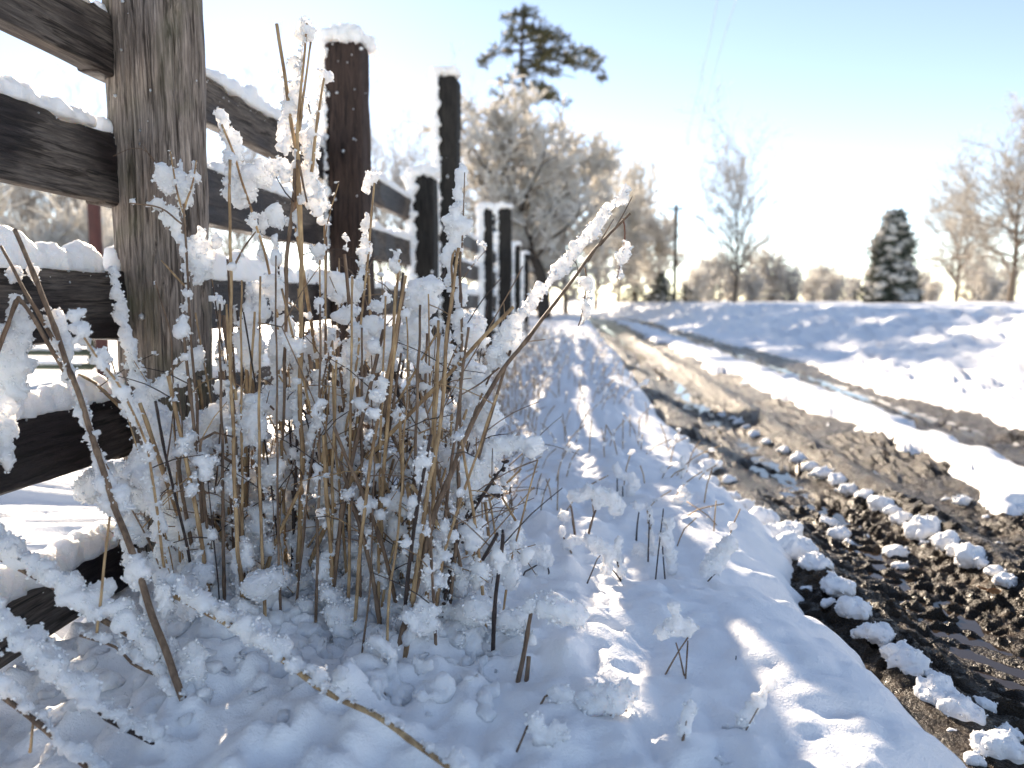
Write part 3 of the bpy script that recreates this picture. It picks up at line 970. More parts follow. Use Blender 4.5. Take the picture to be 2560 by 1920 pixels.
# the long slanting stalk with snow along its back
W = Weed('slanting_stalk', 'long slanting brown stalk carrying a thick ridge of snow, reaching towards the road', sink(path([(1030, 1500), (1063, 1383)], 1.24, 1.25))[0], None, 8)
P = W.stem(sink(path([(1030, 1500), (1063, 1383), (1092, 1270), (1122, 1198), (1164, 1092), (1219, 983), (1300, 869), (1430, 705), (1500, 610), (1575, 535)], 1.24, 1.40)), 0.0062, 0.0022, 'stem_brown')
for pixs, w in (([(1164, 1092), (1195, 1010), (1228, 930), (1248, 919)], 8), ([(1248, 919), (1200, 960), (1139, 995), (1118, 1012)], 5), ([(1470, 655), (1510, 590), (1535, 548)], 4), ([(1500, 615), (1545, 560), (1581, 492)], 4), ([(1445, 690), (1440, 660), (1432, 650)], 3)):
    Q = W.stem(path(pixs, 1.34, 1.38), w * 0.00034, w * 0.0002, 'stem_brown', name='twig')
    if w == 8: W.dust(Q, 0.003, 0.9, 0.006, 0.012)
for k in range(30):
    s = k / 29
    x = 1262 + (1572 - 1262) * s; y = 872 + (512 - 872) * s
    wd = (30 if k % 4 else 21) * (1 - 0.28 * s)
    W.slab(x - 17, y - 20, wd, wd * 0.8, 1.36 + 0.045 * s, 0.7, 0.85, 14)
W.slab(1238, 895, 26, 34, 1.36); W.slab(1285, 850, 40, 26, 1.37, 0.6, 0.6); W.slab(1560, 490, 16, 26, 1.40)
for pixs, mt, rr in (([(1557, 545), (1562, 600), (1552, 660), (1544, 695)], 'stem_red', 0.0065), ([(1462, 668), (1466, 700), (1462, 750), (1452, 800), (1446, 815)], 'stem_brown', 0.010)):
    Q = W.stem(path(pixs, 1.40, 1.40), 0.0016, 0.001, mt, name='twig')
    W.chain([(x + 4, y) for x, y in pixs[1:]], 1.40, 1.40, rr, 0.8, 0.5)
W.snow()

one_stalk('upright tan stalk with a small snow bead at its tip',
          [(968, 1860), (971, 1547), (987, 1400), (1000, 1290), (1010, 1100), (1018, 953), (1016, 793)], 1.12, 1.36, 9, 'stem_tan', (0.3, 0.003, 0.007), slabs=[(1016, 785, 10, 10, 1.36)], seed=9)
one_stalk('dark thin stalk in the middle of the weed clump',
          [(886, 1808), (915, 1560), (928, 1400), (936, 1164), (930, 1000), (928, 890)], 1.14, 1.38, 7, 'stem_brown', (0.35, 0.003, 0.007), seed=10)
one_stalk('bent brown stalk leaning across the weed clump to a kinked tip',
          [(763, 1300), (782, 1122), (805, 974), (835, 827)], 1.34, 1.38, 8, 'stem_brown', (0.4, 0.004, 0.008), extra=[([(805, 1160), (815, 1060), (822, 960), (790, 1030)], 1.36, 1.36, 6, 'stem_tan', None)], seed=12)
one_stalk('tan stalk broken short with a crooked side twig in the weed clump',
          [(855, 1300), (837, 1088), (833, 995), (831, 843)], 1.38, 1.40, 9, 'stem_tan', (0.4, 0.004, 0.009), extra=[([(952, 1200), (962, 1143), (983, 1016), (1002, 881)], 1.40, 1.42, 10, 'stem_brown', (0.4, 0.004, 0.009))], slabs=[(852, 1105, 17, 17, 1.38)], seed=13)
one_stalk('stalk under a round white snow button above the weed clump',
          [(812, 1060), (803, 900), (800, 650)], 1.44, 1.44, 7, 'stem_tan', None, slabs=[(799, 636, 21, 26, 1.44, 0.8)], seed=14)
one_stalk('short thick broken tan stub beneath a knot of glowing snow',
          [(615, 1120), (625, 957), (637, 780)], 1.42, 1.42, 11, 'stem_tan', None, slabs=[(625, 785, 20, 26, 1.44), (640, 740, 20, 34, 1.43)], seed=15)

tall = [(660, 1500, 652, 690, 'tan'), (700, 1560, 690, 640, 'brown'), (790, 1540, 800, 760, 'brown'), (870, 1580, 880, 690, 'tan'), (900, 1500, 905, 820, 'brown'), (945, 1600, 965, 740, 'tan'), (1020, 1640, 1050, 760, 'brown'),
        (1060, 1600, 1095, 800, 'tan'), (560, 1560, 548, 760, 'brown'), (610, 1600, 604, 700, 'tan'), (1090, 1540, 1170, 820, 'brown'), (835, 1660, 842, 900, 'tan')]
for k, (bx, by, tx, ty, tn) in enumerate(tall):
    rs = random.Random(640 + k)
    mid = ((bx + tx) / 2 + rs.uniform(-9, 9), (by + ty) / 2)
    one_stalk('straight bare %s stalk in the weed clump, %s counting from the fence side' % (tn, ordinal(1 + sorted(tall).index(tall[k]))), [(bx, by), mid, (tx, ty)], 1.27 + 0.01 * (k % 7), 1.33 + 0.01 * (k % 5), rs.uniform(8, 13), 'stem_' + tn, (0.22, 0.003, 0.008),
              slabs=[(tx - 2, ty + 4, rs.uniform(9, 16), rs.uniform(12, 24), 1.335 + 0.01 * (k % 5))] if k % 3 else (), seed=650 + k)

# left side: the big leaning stalk and its neighbours
one_stalk('thick brown leaning stalk crossing the rails at the edge of the picture',
          [(474, 1788), (430, 1670), (382, 1539), (330, 1380), (290, 1273), (272, 1215), (205, 1010), (150, 856), (90, 700), (35, 573)], 1.04, 1.22, 22, 'stem_brown', (0.75, 0.007, 0.017),
          slabs=[(300, 1260, 40, 40, 1.12), (345, 1440, 30, 50, 1.08), (140, 820, 20, 44, 1.2, 0.5, -0.4), (170, 870, 12, 60, 1.2), (85, 690, 18, 30, 1.21), (480, 1660, 44, 60, 1.07), (410, 1490, 36, 50, 1.08), (505, 1740, 30, 40, 1.06)],
          extra=[([(155, 890), (104, 798), (50, 700), (0, 613)], 1.2, 1.2, 12, 'stem_brown', (0.4, 0.005, 0.012)), ([(162, 930), (116, 853), (70, 770), (48, 741), (20, 810), (-10, 890)], 1.19, 1.16, 12, 'stem_brown', None)],
          name='leaning_stalk', seed=16, tip=0.6)
W = Weed('bent_stalk', 'bent stalk wearing a wide white sheet of snow below the snow-topped rail', at(-20, 1010, 1.2) - np.array((0, 0, 0.35)), None, 17)
W.stem([at(-25, 1330, 1.2), at(-22, 1100, 1.2), at(-10, 900, 1.2), at(48, 742, 1.18)], 0.004, 0.003, 'stem_brown')
for a in ((45, 790, 30, 60), (30, 880, 55, 90), (20, 960, 50, 90), (60, 850, 30, 60), (10, 1060, 40, 60), (20, 1130, 22, 44)):
    W.slab(*a, 1.21, 0.4)
W.snow()
one_stalk('blurred tan twig with snow blobs slanting across the gap below the rail',
          [(380, 1180), (359, 1088), (305, 977), (247, 896), (199, 826)], 1.18, 1.05, 9, 'stem_tan', (0.9, 0.006, 0.014), slabs=[(205, 815, 12, 12, 1.05), (222, 830, 9, 12, 1.05), (255, 890, 18, 20, 1.08)], seed=18)
W = Weed('snowy_vine', 'vine thickly roped with snow climbing the left edge of the grey post', at(400, 1440, 1.45), None, 19)
vine = [(420, 1420), (395, 1200), (374, 1081), (359, 1004), (336, 926), (316, 838), (301, 753), (290, 700), (282, 672)]
W.stem(path(vine, 1.45, 1.50), 0.004, 0.002, 'stem_brown')
W.chain(vine[2:5], 1.47, 1.48, 0.017); W.chain(vine[4:], 1.48, 1.50, 0.0105)
br = [(345, 1000), (395, 985), (440, 955), (480, 915), (500, 890)]
W.stem(path(br, 1.48, 1.47), 0.003, 0.002, 'stem_brown', name='twig'); W.chain([(x, y - 12) for x, y in br], 1.48, 1.47, 0.014)
br = [(225, 1215), (300, 1185), (345, 1160), (444, 1110), (520, 1070), (600, 1015)]
W.stem(path([(x, y + 14) for x, y in br], 1.42, 1.44), 0.004, 0.002, 'stem_brown', name='twig'); W.chain(br, 1.42, 1.44, 0.025)
W.chain([(400, 1040), (420, 1120), (440, 1200), (450, 1300)], 1.46, 1.42, 0.03)
for a in ((390, 1060, 34, 44), (440, 1150, 60, 60), (330, 1250, 60, 40), (460, 1330, 40, 60), (470, 1420, 44, 50), (400, 1250, 40, 50), (330, 1330, 40, 40), (500, 1490, 50, 50)):
    W.slab(*a, 1.42, 0.7)
W.snow()

# fallen sticks in the lower corner, each with its ridge of snow
def fallen(label, pix, Y0, Y1, wpx, hpx, tone, seed, posts_=()):
    P0 = path(pix, Y0, Y1)
    W = Weed('fallen_stick', label, P0[0], None, seed)
    r = 0.5 * wpx * 0.5 * (Y0 + Y1) / FPX
    P = W.stem(P0, r, r * 0.8, tone)
    for k in range(len(P)):
        hh = hpx * Y0 / FPX * (0.62 + 0.42 * float(vnoise(np.array([k * 0.13]), np.array([seed * 3.1]), seed=5)[0]))
        if hh < 0.004: continue
        for q in range(2):
            W.ball(P[k] + np.array((W.rs.uniform(-0.3, 0.3) * hh, W.rs.uniform(-0.4, 0.5) * hh, r * 0.5 + hh * W.rs.uniform(0.3, 0.75))), hh * W.rs.uniform(0.38, 0.62))
    for pixs, ya, yb, w in posts_:
        W.stem(path(pixs, ya, yb), 0.5 * w * ya / FPX, 0.4 * w * ya / FPX, 'stem_tan', name='twig')
    W.snow()
fallen('fallen purplish stick under thick snow beside the lowest rail', [(415, 1648), (341, 1599), (232, 1535), (114, 1456), (0, 1396), (-60, 1365)], 1.08, 1.06, 17, 60, 'stem_brown', 21, [([(242, 1582), (256, 1440), (274, 1293)], 1.06, 1.07, 8)])
fallen('fallen dark stick with snow, middle of the three low on the picture edge', [(395, 1861), (282, 1806), (247, 1777), (124, 1678), (0, 1564), (-60, 1505)], 0.98, 1.0, 13, 80, 'stem_dark', 22)
fallen('fallen brown stick with snow, lowest of the three at the picture corner', [(260, 1950), (217, 1915), (99, 1811), (0, 1737), (-60, 1695)], 0.93, 0.95, 17, 90, 'stem_brown', 23, [([(75, 1880), (78, 1840), (82, 1800)], 0.95, 0.95, 8)])
fallen('long fallen tan stick under a snow ridge, running down below the weed clump', [(425, 1480), (514, 1530), (674, 1625), (804, 1721), (934, 1786), (1040, 1860), (1150, 1935)], 1.12, 0.885, 17, 46, 'stem_tan', 24)
fallen('thin fallen stick half buried near the leaning stalk', [(480, 1760), (415, 1700), (330, 1660), (290, 1620), (200, 1590)], 1.07, 1.06, 9, 30, 'stem_brown', 25)

# the dark seeded plant at the clump's edge
W = Weed('dark_seed_stalk', 'dark brown dock stalk with shrivelled seeds bending out of the snow at the clump edge', ground(1099, 1604), None, 26)
P = W.stem(sink(path([(1099, 1604), (1112, 1500), (1129, 1417), (1150, 1340), (1168, 1287), (1190, 1250), (1225, 1238), (1250, 1236)], 1.30, 1.36)), 0.0042, 0.0018, 'stem_dark')
P2 = W.stem(path([(1195, 1255), (1225, 1205), (1255, 1170), (1262, 1150)], 1.36, 1.38), 0.002, 0.0012, 'stem_dark', name='twig')
mb = MB()
for Q, pr in ((P, 0.8), (P2, 0.7)):
    for p in Q[len(Q) // 4:]:
        for _ in range(4):
            if W.rs.random() < pr * (0.35 + 0.65 * (vnoise(np.array([p[2] * 20]), np.array([p[0] * 20]), seed=9)[0] > -0.1)):
                v = ICO1[0] * np.array((0.0042, 0.0042, 0.003)) * W.rs.uniform(0.6, 1.2)
                mb.add(v + p + np.array([W.rs.gauss(0, 0.004) for _ in range(3)]), None, ICO1[1])
so = mb.build('seed_head', 'stem_dark', W.o, W.base); so['kind'] = 'stuff'
for a in ((1165, 1190, 50, 60, 1.37), (1230, 1225, 34, 14, 1.38), (1140, 1330, 22, 60, 1.36), (1210, 1150, 30, 40, 1.39), (1115, 1500, 22, 60, 1.34), (1175, 1340, 18, 50, 1.36), (1130, 1420, 24, 60, 1.36), (1280, 1110, 60, 26, 1.40, 0.7), (1330, 1115, 44, 26, 1.40, 0.7), (1240, 1120, 30, 30, 1.40)):
    W.slab(*a)
W.snow()

# the tangle behind and between: whole weeds with several stems, twigs and caked snow
rs = random.Random(77)
spots = []
tries = 0
while len(spots) < 44 and tries < 6000:
    tries += 1
    px = rs.uniform(455, 1225); Y = rs.uniform(1.27, 2.15)
    x = float(at(px, 1100, Y)[0])
    if x < -0.86: continue
    if all((x - a) ** 2 + (Y - b_) ** 2 > 0.07 ** 2 for a, b_, _ in spots): spots.append((x, Y, px))
masses = [(640, 760, 30, 60), (690, 730, 34, 44), (850, 720, 60, 36), (800, 860, 46, 40), (870, 785, 40, 24), (880, 900, 30, 60), (950, 870, 56, 64), (1060, 740, 46, 54), (1040, 830, 36, 84), (1090, 900, 46, 60), (760, 900, 28, 90), (700, 860, 36, 74),
          (620, 860, 36, 70), (820, 1020, 36, 76), (920, 1000, 56, 56), (1180, 830, 46, 46), (1180, 960, 46, 56), (1210, 1040, 56, 50), (1150, 1200, 36, 66), (860, 1150, 36, 40), (780, 1100, 28, 56), (690, 1010, 46, 46), (960, 1150, 46, 46), (1040, 1180, 36, 56),
          (900, 1260, 46, 36), (680, 1180, 36, 46), (560, 1130, 56, 46), (560, 1230, 46, 36), (640, 1210, 36, 46), (740, 1270, 40, 40), (820, 1300, 40, 36), (1000, 1300, 40, 46), (1100, 1330, 34, 46), (610, 1330, 40, 40), (540, 1350, 36, 40)]
mass_of = {}
for m_ in masses:
    kb = min(range(len(spots)), key=lambda q: abs(spots[q][2] - m_[0]) + 260 * abs(spots[q][1] - 1.58))
    mass_of.setdefault(kb, []).append(m_)
for k, (x, Y, px) in enumerate(spots):
    z = float(snow_h(np.array([x]), np.array([Y]))[0]) - 0.03
    W = Weed('tangled_weed', 'dry weed with several thin stems caked in snow inside the dense clump', (x, Y, z), 'weeds of the snow-caked clump', 200 + k)
    q = W.rs
    hmax = np.interp(px, [455, 640, 800, 1000, 1120, 1225], [0.50, 0.74, 0.74, 0.68, 0.60, 0.34]) * np.interp(Y, [1.27, 1.6], [0.85, 1.0])
    for s in range(q.randint(5, 8)):
        h = hmax * q.uniform(0.45, 1.1)
        lx, ly = q.gauss(0, 0.055), q.gauss(0, 0.05)
        if q.random() < 0.2: lx *= 3
        b0 = np.array((x + q.gauss(0, 0.03), Y + q.gauss(0, 0.03), z))
        pts = [b0, b0 + np.array((lx * 0.3, ly * 0.4, h * 0.45)), b0 + np.array((lx * 0.8, ly, h * 0.85))]
        if q.random() < 0.25: pts.append(pts[-1] + np.array((q.uniform(-0.08, 0.08), q.uniform(-0.03, 0.03), q.uniform(-0.12, 0.02))))
        else: pts.append(b0 + np.array((lx, ly * 1.2, h)))
        r = q.choice((0.0015, 0.0022, 0.0030, 0.0038, 0.0046)) * q.uniform(0.9, 1.1)
        Pn = W.stem(pts, r, r * 0.7, q.choice(('stem_tan', 'stem_brown', 'stem_brown', 'stem_tan', 'stem_tan', 'stem_dark')), sides=6, step=0.02)
        W.dust(Pn, r, 0.30, 0.003, 0.0085)
        # slabs and clots of snow hang on the stem, most of them low in the clump
        for _ in range(q.randint(2, 4)):
            i = int(len(Pn) * min(0.98, abs(q.gauss(0.40, 0.30))))
            c = Pn[i]; big = q.uniform(0.012, 0.036) * (1.2 - 0.62 * i / len(Pn))
            sx, sy, sz = q.uniform(0.35, 0.7), q.uniform(0.25, 0.5), q.uniform(0.6, 1.25)
            til = q.gauss(0, 0.5)
            for __ in range(int(q.uniform(9, 17))):
                u, v, w = q.uniform(-1, 1) * big * sx, q.gauss(0, 0.6) * big * sy, q.uniform(-1, 1) * big * sz
                W.ball(c + np.array((u * math.cos(til) - w * math.sin(til) - big * 0.3, v, u * math.sin(til) + w * math.cos(til))), big * q.uniform(0.22, 0.46))
        for _ in range(q.randint(1, 3)):
            i = q.randrange(len(Pn) // 3, len(Pn)); d = np.array((q.uniform(-1, 1), q.uniform(-0.6, 0.6), q.uniform(-0.3, 0.9)))
            d = d / np.linalg.norm(d) * q.uniform(0.04, 0.14)
            Q = W.stem([Pn[i], Pn[i] + d * 0.5 + np.array((0, 0, 0.006)), Pn[i] + d], 0.0012, 0.0008, q.choice(('stem_brown', 'stem_dark', 'stem_tan')), name='twig', sides=5, nodes=False, step=0.025)
            if q.random() < 0.45: W.dust(Q, 0.001, 0.7, 0.004, 0.010, np.array((-0.3, 0, 1.0)))
    for m_ in mass_of.get(k, ()):
        W.slab(*m_, Y + q.uniform(-0.04, 0.04), 0.45, q.gauss(0, 0.35))
    # the crown of the plant is buried in a heap
    for _ in range(14):
        W.ball((x + q.gauss(0, 0.05), Y + q.gauss(0, 0.05), z + 0.03 + abs(q.gauss(0, 0.05))), q.uniform(0.014, 0.036))
    W.snow(float(np.interp(Y, [1.3, 1.6, 2.1], [0.0049, 0.0060, 0.0082])))

# ------------------------------------------------------------------ sprigs poking out of the verge
def sprig(label, base, stems, slabs, seed, tone='stem_brown', wpx=7):
    g = ground(*base)
    W = Weed('snowy_sprig', label, g, None, seed)
    s0 = g[1]
    for pix in stems:
        pts = sink(path(pix, s0, s0 + 0.01), 0.02)
        P = W.stem(pts, 0.5 * wpx * s0 / FPX, 0.35 * wpx * s0 / FPX, tone)
        W.dust(P, 0.002, 0.3, 0.003, 0.007)
    for (x, y, rx, ry) in slabs:
        W.slab(x, y, rx, ry, s0 + 0.008, 0.75)
    W.snow(0.0042, 0.8)
sprig('short stub of dark stalk capped with snow alone on the verge', (1296, 1705), [[(1296, 1705), (1310, 1620), (1328, 1530)], [(1318, 1700), (1320, 1640)]], [(1330, 1510, 15, 20), (1322, 1525, 20, 14), (1330, 1590, 9, 24), (1304, 1570, 8, 20)], 401, 'stem_brown', 14)
sprig('sprig of crossed twigs holding knobs of snow in the sunlit patch', (1664, 1685), [[(1664, 1685), (1695, 1630), (1722, 1590)], [(1708, 1672), (1698, 1630), (1690, 1605)], [(1717, 1655), (1720, 1600)]], [(1686, 1518, 17, 18), (1690, 1555, 20, 26), (1722, 1568, 20, 24), (1660, 1580, 24, 22), (1700, 1585, 24, 16)], 402, 'stem_brown', 5)
sprig('small upright snow figure near the bottom of the verge', (1708, 1850), [[(1708, 1850), (1716, 1800), (1724, 1770)]], [(1712, 1820, 20, 26), (1720, 1790, 16, 24), (1728, 1768, 14, 18)], 403)
sprig('knobbly cauliflower lump of snow with buried twigs low on the verge', (1362, 1860), [[(1405, 1860), (1420, 1830)], [(1372, 1865), (1415, 1835)], [(1305, 1845), (1322, 1800)]], [(1340, 1820, 30, 36), (1370, 1860, 40, 44), (1400, 1830, 34, 30), (1345, 1870, 26, 24), (1335, 1790, 20, 18)], 404)
sprig('rounded log of snow lying over a buried twig in the verge', (1520, 1790), [[(1512, 1795), (1540, 1786), (1568, 1777)], [(1352, 1760), (1362, 1742), (1370, 1738)]], [(1480, 1760, 44, 40), (1530, 1745, 46, 42), (1570, 1735, 30, 36), (1400, 1735, 40, 26)], 405)
sprig('leaning sprig frosted along one side beside the muddy edge', (1866, 1825), [[(1866, 1825), (1900, 1765), (1934, 1710)]], [(1925, 1715, 20, 18), (1905, 1745, 18, 22), (1885, 1770, 18, 22), (1862, 1800, 24, 24), (1830, 1830, 30, 22)], 406, 'stem_brown', 4)
sprig('flat slanting paddle of snow on a dark twig near the road edge', (1770, 1453), [[(1770, 1453), (1790, 1432), (1812, 1405)]], [(1790, 1400, 30, 34), (1815, 1370, 26, 26), (1770, 1420, 24, 24), (1828, 1352, 14, 14)], 407, 'stem_dark', 4)
sprig('small pillar of snow on a twig in the middle of the verge', (1550, 1450), [[(1552, 1455), (1546, 1420), (1540, 1395)]], [(1545, 1360, 13, 20), (1550, 1395, 13, 22), (1555, 1425, 14, 22)], 408, 'stem_dark', 5)
sprig('tall pillar of rounded snow beads beside two thin twigs', (1669, 1441), [[(1652, 1330), (1655, 1300), (1657, 1270)], [(1660, 1400), (1655, 1340)]], [(1668, 1310, 18, 20), (1668, 1345, 20, 24), (1676, 1390, 18, 24), (1680, 1425, 18, 20)], 409, 'stem_dark', 4)
sprig('fat round snow knobs clustered behind the middle of the verge', (1610, 1400), [[(1622, 1350), (1624, 1300), (1628, 1270)]], [(1600, 1375, 22, 22), (1625, 1340, 14, 18), (1640, 1370, 20, 22), (1588, 1415, 16, 14), (1626, 1290, 10, 20)], 410, 'stem_dark', 4)
sprig('thin dark twig with a snow tip standing in the verge', (1592, 1352), [[(1590, 1352), (1594, 1310), (1598, 1280)]], [(1600, 1268, 16, 12), (1590, 1260, 12, 10)], 411, 'stem_dark', 5)
sprig('twigs under a bridge of snow beside a dark hollow', (1475, 1345), [[(1470, 1342), (1482, 1300), (1490, 1275)], [(1434, 1310), (1432, 1285), (1428, 1265)]], [(1440, 1240, 24, 18), (1480, 1232, 34, 20), (1520, 1245, 30, 24), (1490, 1262, 14, 12), (1410, 1290, 20, 18), (1540, 1270, 24, 26)], 412, 'stem_brown', 7)
sprig('snow-hooded twig with a slanted snowy tip in the verge', (1420, 1380), [[(1425, 1375), (1410, 1345), (1402, 1325)]], [(1404, 1330, 10, 16), (1416, 1360, 16, 14), (1440, 1350, 22, 14)], 413, 'stem_brown', 5)
sprig('hummock of snow over dark curled leaves near the weed clump', (1360, 1440), [[(1312, 1428), (1330, 1418), (1342, 1410)], [(1366, 1450), (1372, 1430), (1368, 1415)]], [(1350, 1375, 26, 20), (1365, 1400, 22, 24), (1335, 1395, 20, 18)], 414, 'stem_dark', 5)
sprig('arched hood of snow with dark twigs below it in the verge', (1530, 1450), [[(1553, 1453), (1540, 1435), (1530, 1425)], [(1492, 1400), (1500, 1390)]], [(1500, 1365, 28, 22), (1525, 1385, 22, 26), (1515, 1425, 18, 22), (1478, 1350, 20, 18)], 415, 'stem_dark', 4)
sprig('row of small iced stems beyond the middle of the verge', (1575, 1240), [[(1572, 1335), (1575, 1290), (1578, 1240)], [(1558, 1280), (1557, 1215)], [(1544, 1240), (1543, 1180)]], [(1542, 1175, 10, 22), (1580, 1200, 12, 20), (1590, 1210, 12, 18), (1560, 1190, 14, 14), (1575, 1225, 12, 16)], 416, 'stem_dark', 4)
sprig('lone icy stem rising near the muddy road edge', (1702, 1195), [[(1702, 1200), (1705, 1170), (1708, 1150)]], [(1706, 1152, 9, 14), (1704, 1175, 8, 16), (1700, 1195, 8, 10)], 417, 'stem_dark', 3)
sprig('leaning blurred knob of snow beyond the iced stems', (1690, 1260), [[(1690, 1262), (1700, 1245)]], [(1712, 1235, 16, 16), (1698, 1250, 16, 14), (1685, 1262, 16, 10)], 418, 'stem_dark', 3)
sprig('small glazed knob low in the sunlit snow by the road edge', (1830, 1655), [[(1838, 1660), (1840, 1640)]], [(1838, 1690, 26, 18), (1815, 1700, 20, 16)], 419, 'stem_dark', 3)
sprig('snow tuft at the very bottom edge of the verge', (1800, 1915), [[(1800, 1920), (1805, 1900)]], [(1800, 1905, 22, 14), (1822, 1912, 14, 10)], 420, 'stem_dark', 3)

# crumbs of fallen snow strewn round the clump
rs = random.Random(91)
crumbs = []
for k in range(520):
    px = rs.uniform(20, 1250); py = rs.uniform(1560, 1900)
    Y = 0.66 * FPX / (py - 750) * rs.uniform(0.9, 1.15)
    x = float(at(px, py, Y)[0])
    if x < -0.9: continue
    r0 = rs.choice((0.005, 0.006, 0.008, 0.011, 0.016))
    z = float(snow_h(np.array([x]), np.array([Y]))[0])
    for _ in range(1 if r0 < 0.008 else 3):
        crumbs.append((x + rs.gauss(0, 0.6) * r0, Y + rs.gauss(0, 0.6) * r0, z + r0 * rs.uniform(0.0, 0.7), r0 * rs.uniform(0.7, 1.1)))
g3 = snow_union('snow', crumbs, None, (-0.4, 1.2, 0.12), 0.0058, 56, 0.8); tag(g3, 'crumbs of fallen snow strewn round the weed clump', 'snow', kind='stuff')

# snow-coated grass along the verge further on: nobody could count the blades
rs = random.Random(31)
mbb, mbs = MB(), []
for k in range(900):
    Y = 1.9 * (14 / 1.9) ** rs.random()
    x = rs.uniform(-0.85, 0.42) if rs.random() < 0.45 else rs.uniform(-0.9, -0.2)
    px = 1430 + x * FPX / Y
    if px < 1150: continue
    z = float(snow_h(np.array([x]), np.array([Y]))[0]) - 0.01
    h = rs.uniform(0.05, 0.17) * (1.5 if x < -0.35 else 0.8) * min(1.3, 0.6 + Y / 6)
    lean = np.array((rs.gauss(0.02, 0.05), rs.gauss(0, 0.04), 0))
    P = resample([np.array((x, Y, z)), np.array((x, Y, z + h * 0.6)) + lean * 0.4, np.array((x, Y, z + h)) + lean], 0.03)
    tube(mbb, P, 0.0014 + 0.0002 * Y, 4)
    for p in P[1:]:
        if rs.random() < 0.85:
            mbs.append((p[0] + rs.gauss(-0.002, 0.003), p[1], p[2], rs.uniform(0.005, 0.012) * (0.9 + 0.06 * Y)))
g1 = mbb.build('grass', 'stem_tan', None, (0, 4, 0.1)); tag(g1, 'thin dry grass stems along the verge beyond the weeds', 'grass', kind='stuff')
g2 = snow_union('snow', mbs, None, (0, 4, 0.1), 0.009, 55, 1.0); tag(g2, 'snow crust clinging to the grass along the verge', 'snow', kind='stuff')

# ------------------------------------------------------------------ lumps of snow on the mud
def lump(px, py, w, label, group, seed, flat=0.62, squash=1.0):
    g = ground(px, py + w * 0.16, lambda a, b_: np.maximum(mud_h(a, b_, False), -0.03))
    r = 0.56 * w * g[1] / FPX
    rs = random.Random(seed)
    base = np.array((g[0], g[1], g[2] - 0.004))
    ang = rs.uniform(-0.6, 0.3)
    ca, sa = math.cos(ang), math.sin(ang)
    balls = []
    for _ in range(26 if w > 40 else 12):
        u = rs.uniform(-1, 1); v = rs.uniform(-1, 1) * math.sqrt(1 - u * u * 0.9)
        rr = r * rs.uniform(0.34, 0.50) * (1 - 0.35 * (u * u + v * v) / 2)
        u *= r * 0.62; v *= r * 0.52 * squash
        top = flat * r * max(0.0, 1 - (u * u + v * v) / (r * r)) * rs.uniform(0.2, 0.85)
        balls.append((base[0] + u * ca - v * sa, base[1] + u * sa + v * ca, base[2] + top, rr))
    o = snow_union('snow_lump', balls, None, base, max(0.0042, 0.0026 * g[1]), seed, 0.55 if r > 0.03 else 0.4, 'ground_snow', 0.07)
    tag(o, label, 'snow lump', group)


edge_row = [(1903, 1300, 95), (1957, 1330, 108), (1981, 1365, 126), (2044, 1408, 92), (1968, 1395, 38), (2098, 1460, 88), (2016, 1469, 37), (2070, 1502, 46), (2133, 1517, 88), (2190, 1578, 96), (2144, 1578, 46), (2268, 1643, 112), (2281, 1673, 52), (2337, 1686, 60),
            (2342, 1721, 112), (2407, 1769, 104), (2457, 1756, 60), (2381, 1821, 36), (2498, 1860, 126), (2524, 1829, 66), (2433, 1890, 60), (1885, 1335, 30), (1902, 1355, 34), (1925, 1352, 36), (1860, 1265, 60), (1830, 1240, 50), (1790, 1225, 54), (1770, 1205, 60), (1752, 1190, 52), (1770, 1165, 70), (1740, 1140, 64), (1828, 1195, 44), (1720, 1120, 50), (1700, 1100, 50)]
edge_row.sort(key=lambda t: -t[1])
for k, (a, b_, w) in enumerate(edge_row):
    lump(a, b_, w * 0.9, ordinal(k + 1) + ' nearest white snow lump in the row where verge meets mud', 'snow lumps along the verge edge', 1000 + k)
ridge = [(600, 660, 70), (690, 730, 70), (750, 770, 70), (850, 815, 80), (930, 870, 95), (1000, 910, 90), (1070, 945, 110), (1150, 985, 100), (1210, 1035, 110), (1310, 1075, 110), (1400, 1120, 140), (1460, 1155, 90), (1510, 1200, 120), (1620, 1255, 185), (1590, 1298, 55), (1640, 1325, 60), (1765, 1330, 150), (1830, 1375, 110), (1900, 1415, 170), (1960, 1450, 90), (2030, 1490, 100), (2085, 1550, 125), (560, 640, 50), (500, 620, 50), (640, 690, 55)]
ridge.sort(key=lambda t: -t[1])
for k, (a, b_, w) in enumerate(ridge):
    lump(1580 + a * 0.446, 760 + b_ * 0.446, w * 0.446, ordinal(k + 1) + ' nearest snow lump in the row on the mud ridge', 'snow lumps on the mud ridge', 1100 + k, 0.75)
for k, (a, b_, w) in enumerate(sorted([(1160, 1275, 130), (1480, 1380, 140), (1500, 1455, 90), (1210, 1330, 70), (1760, 1085, 70), (1850, 1095, 100), (2180, 1150, 110), (1100, 1215, 100), (1990, 1185, 60), (2050, 1335, 50), (1310, 1290, 60)], key=lambda t: -t[1])):
    lump(1580 + a * 0.446, 760 + b_ * 0.446, w * 0.446, ordinal(k + 1) + ' nearest low melting snow patch in the mud outside the two rows', 'melting snow patches in the mud', 1200 + k, 0.4)

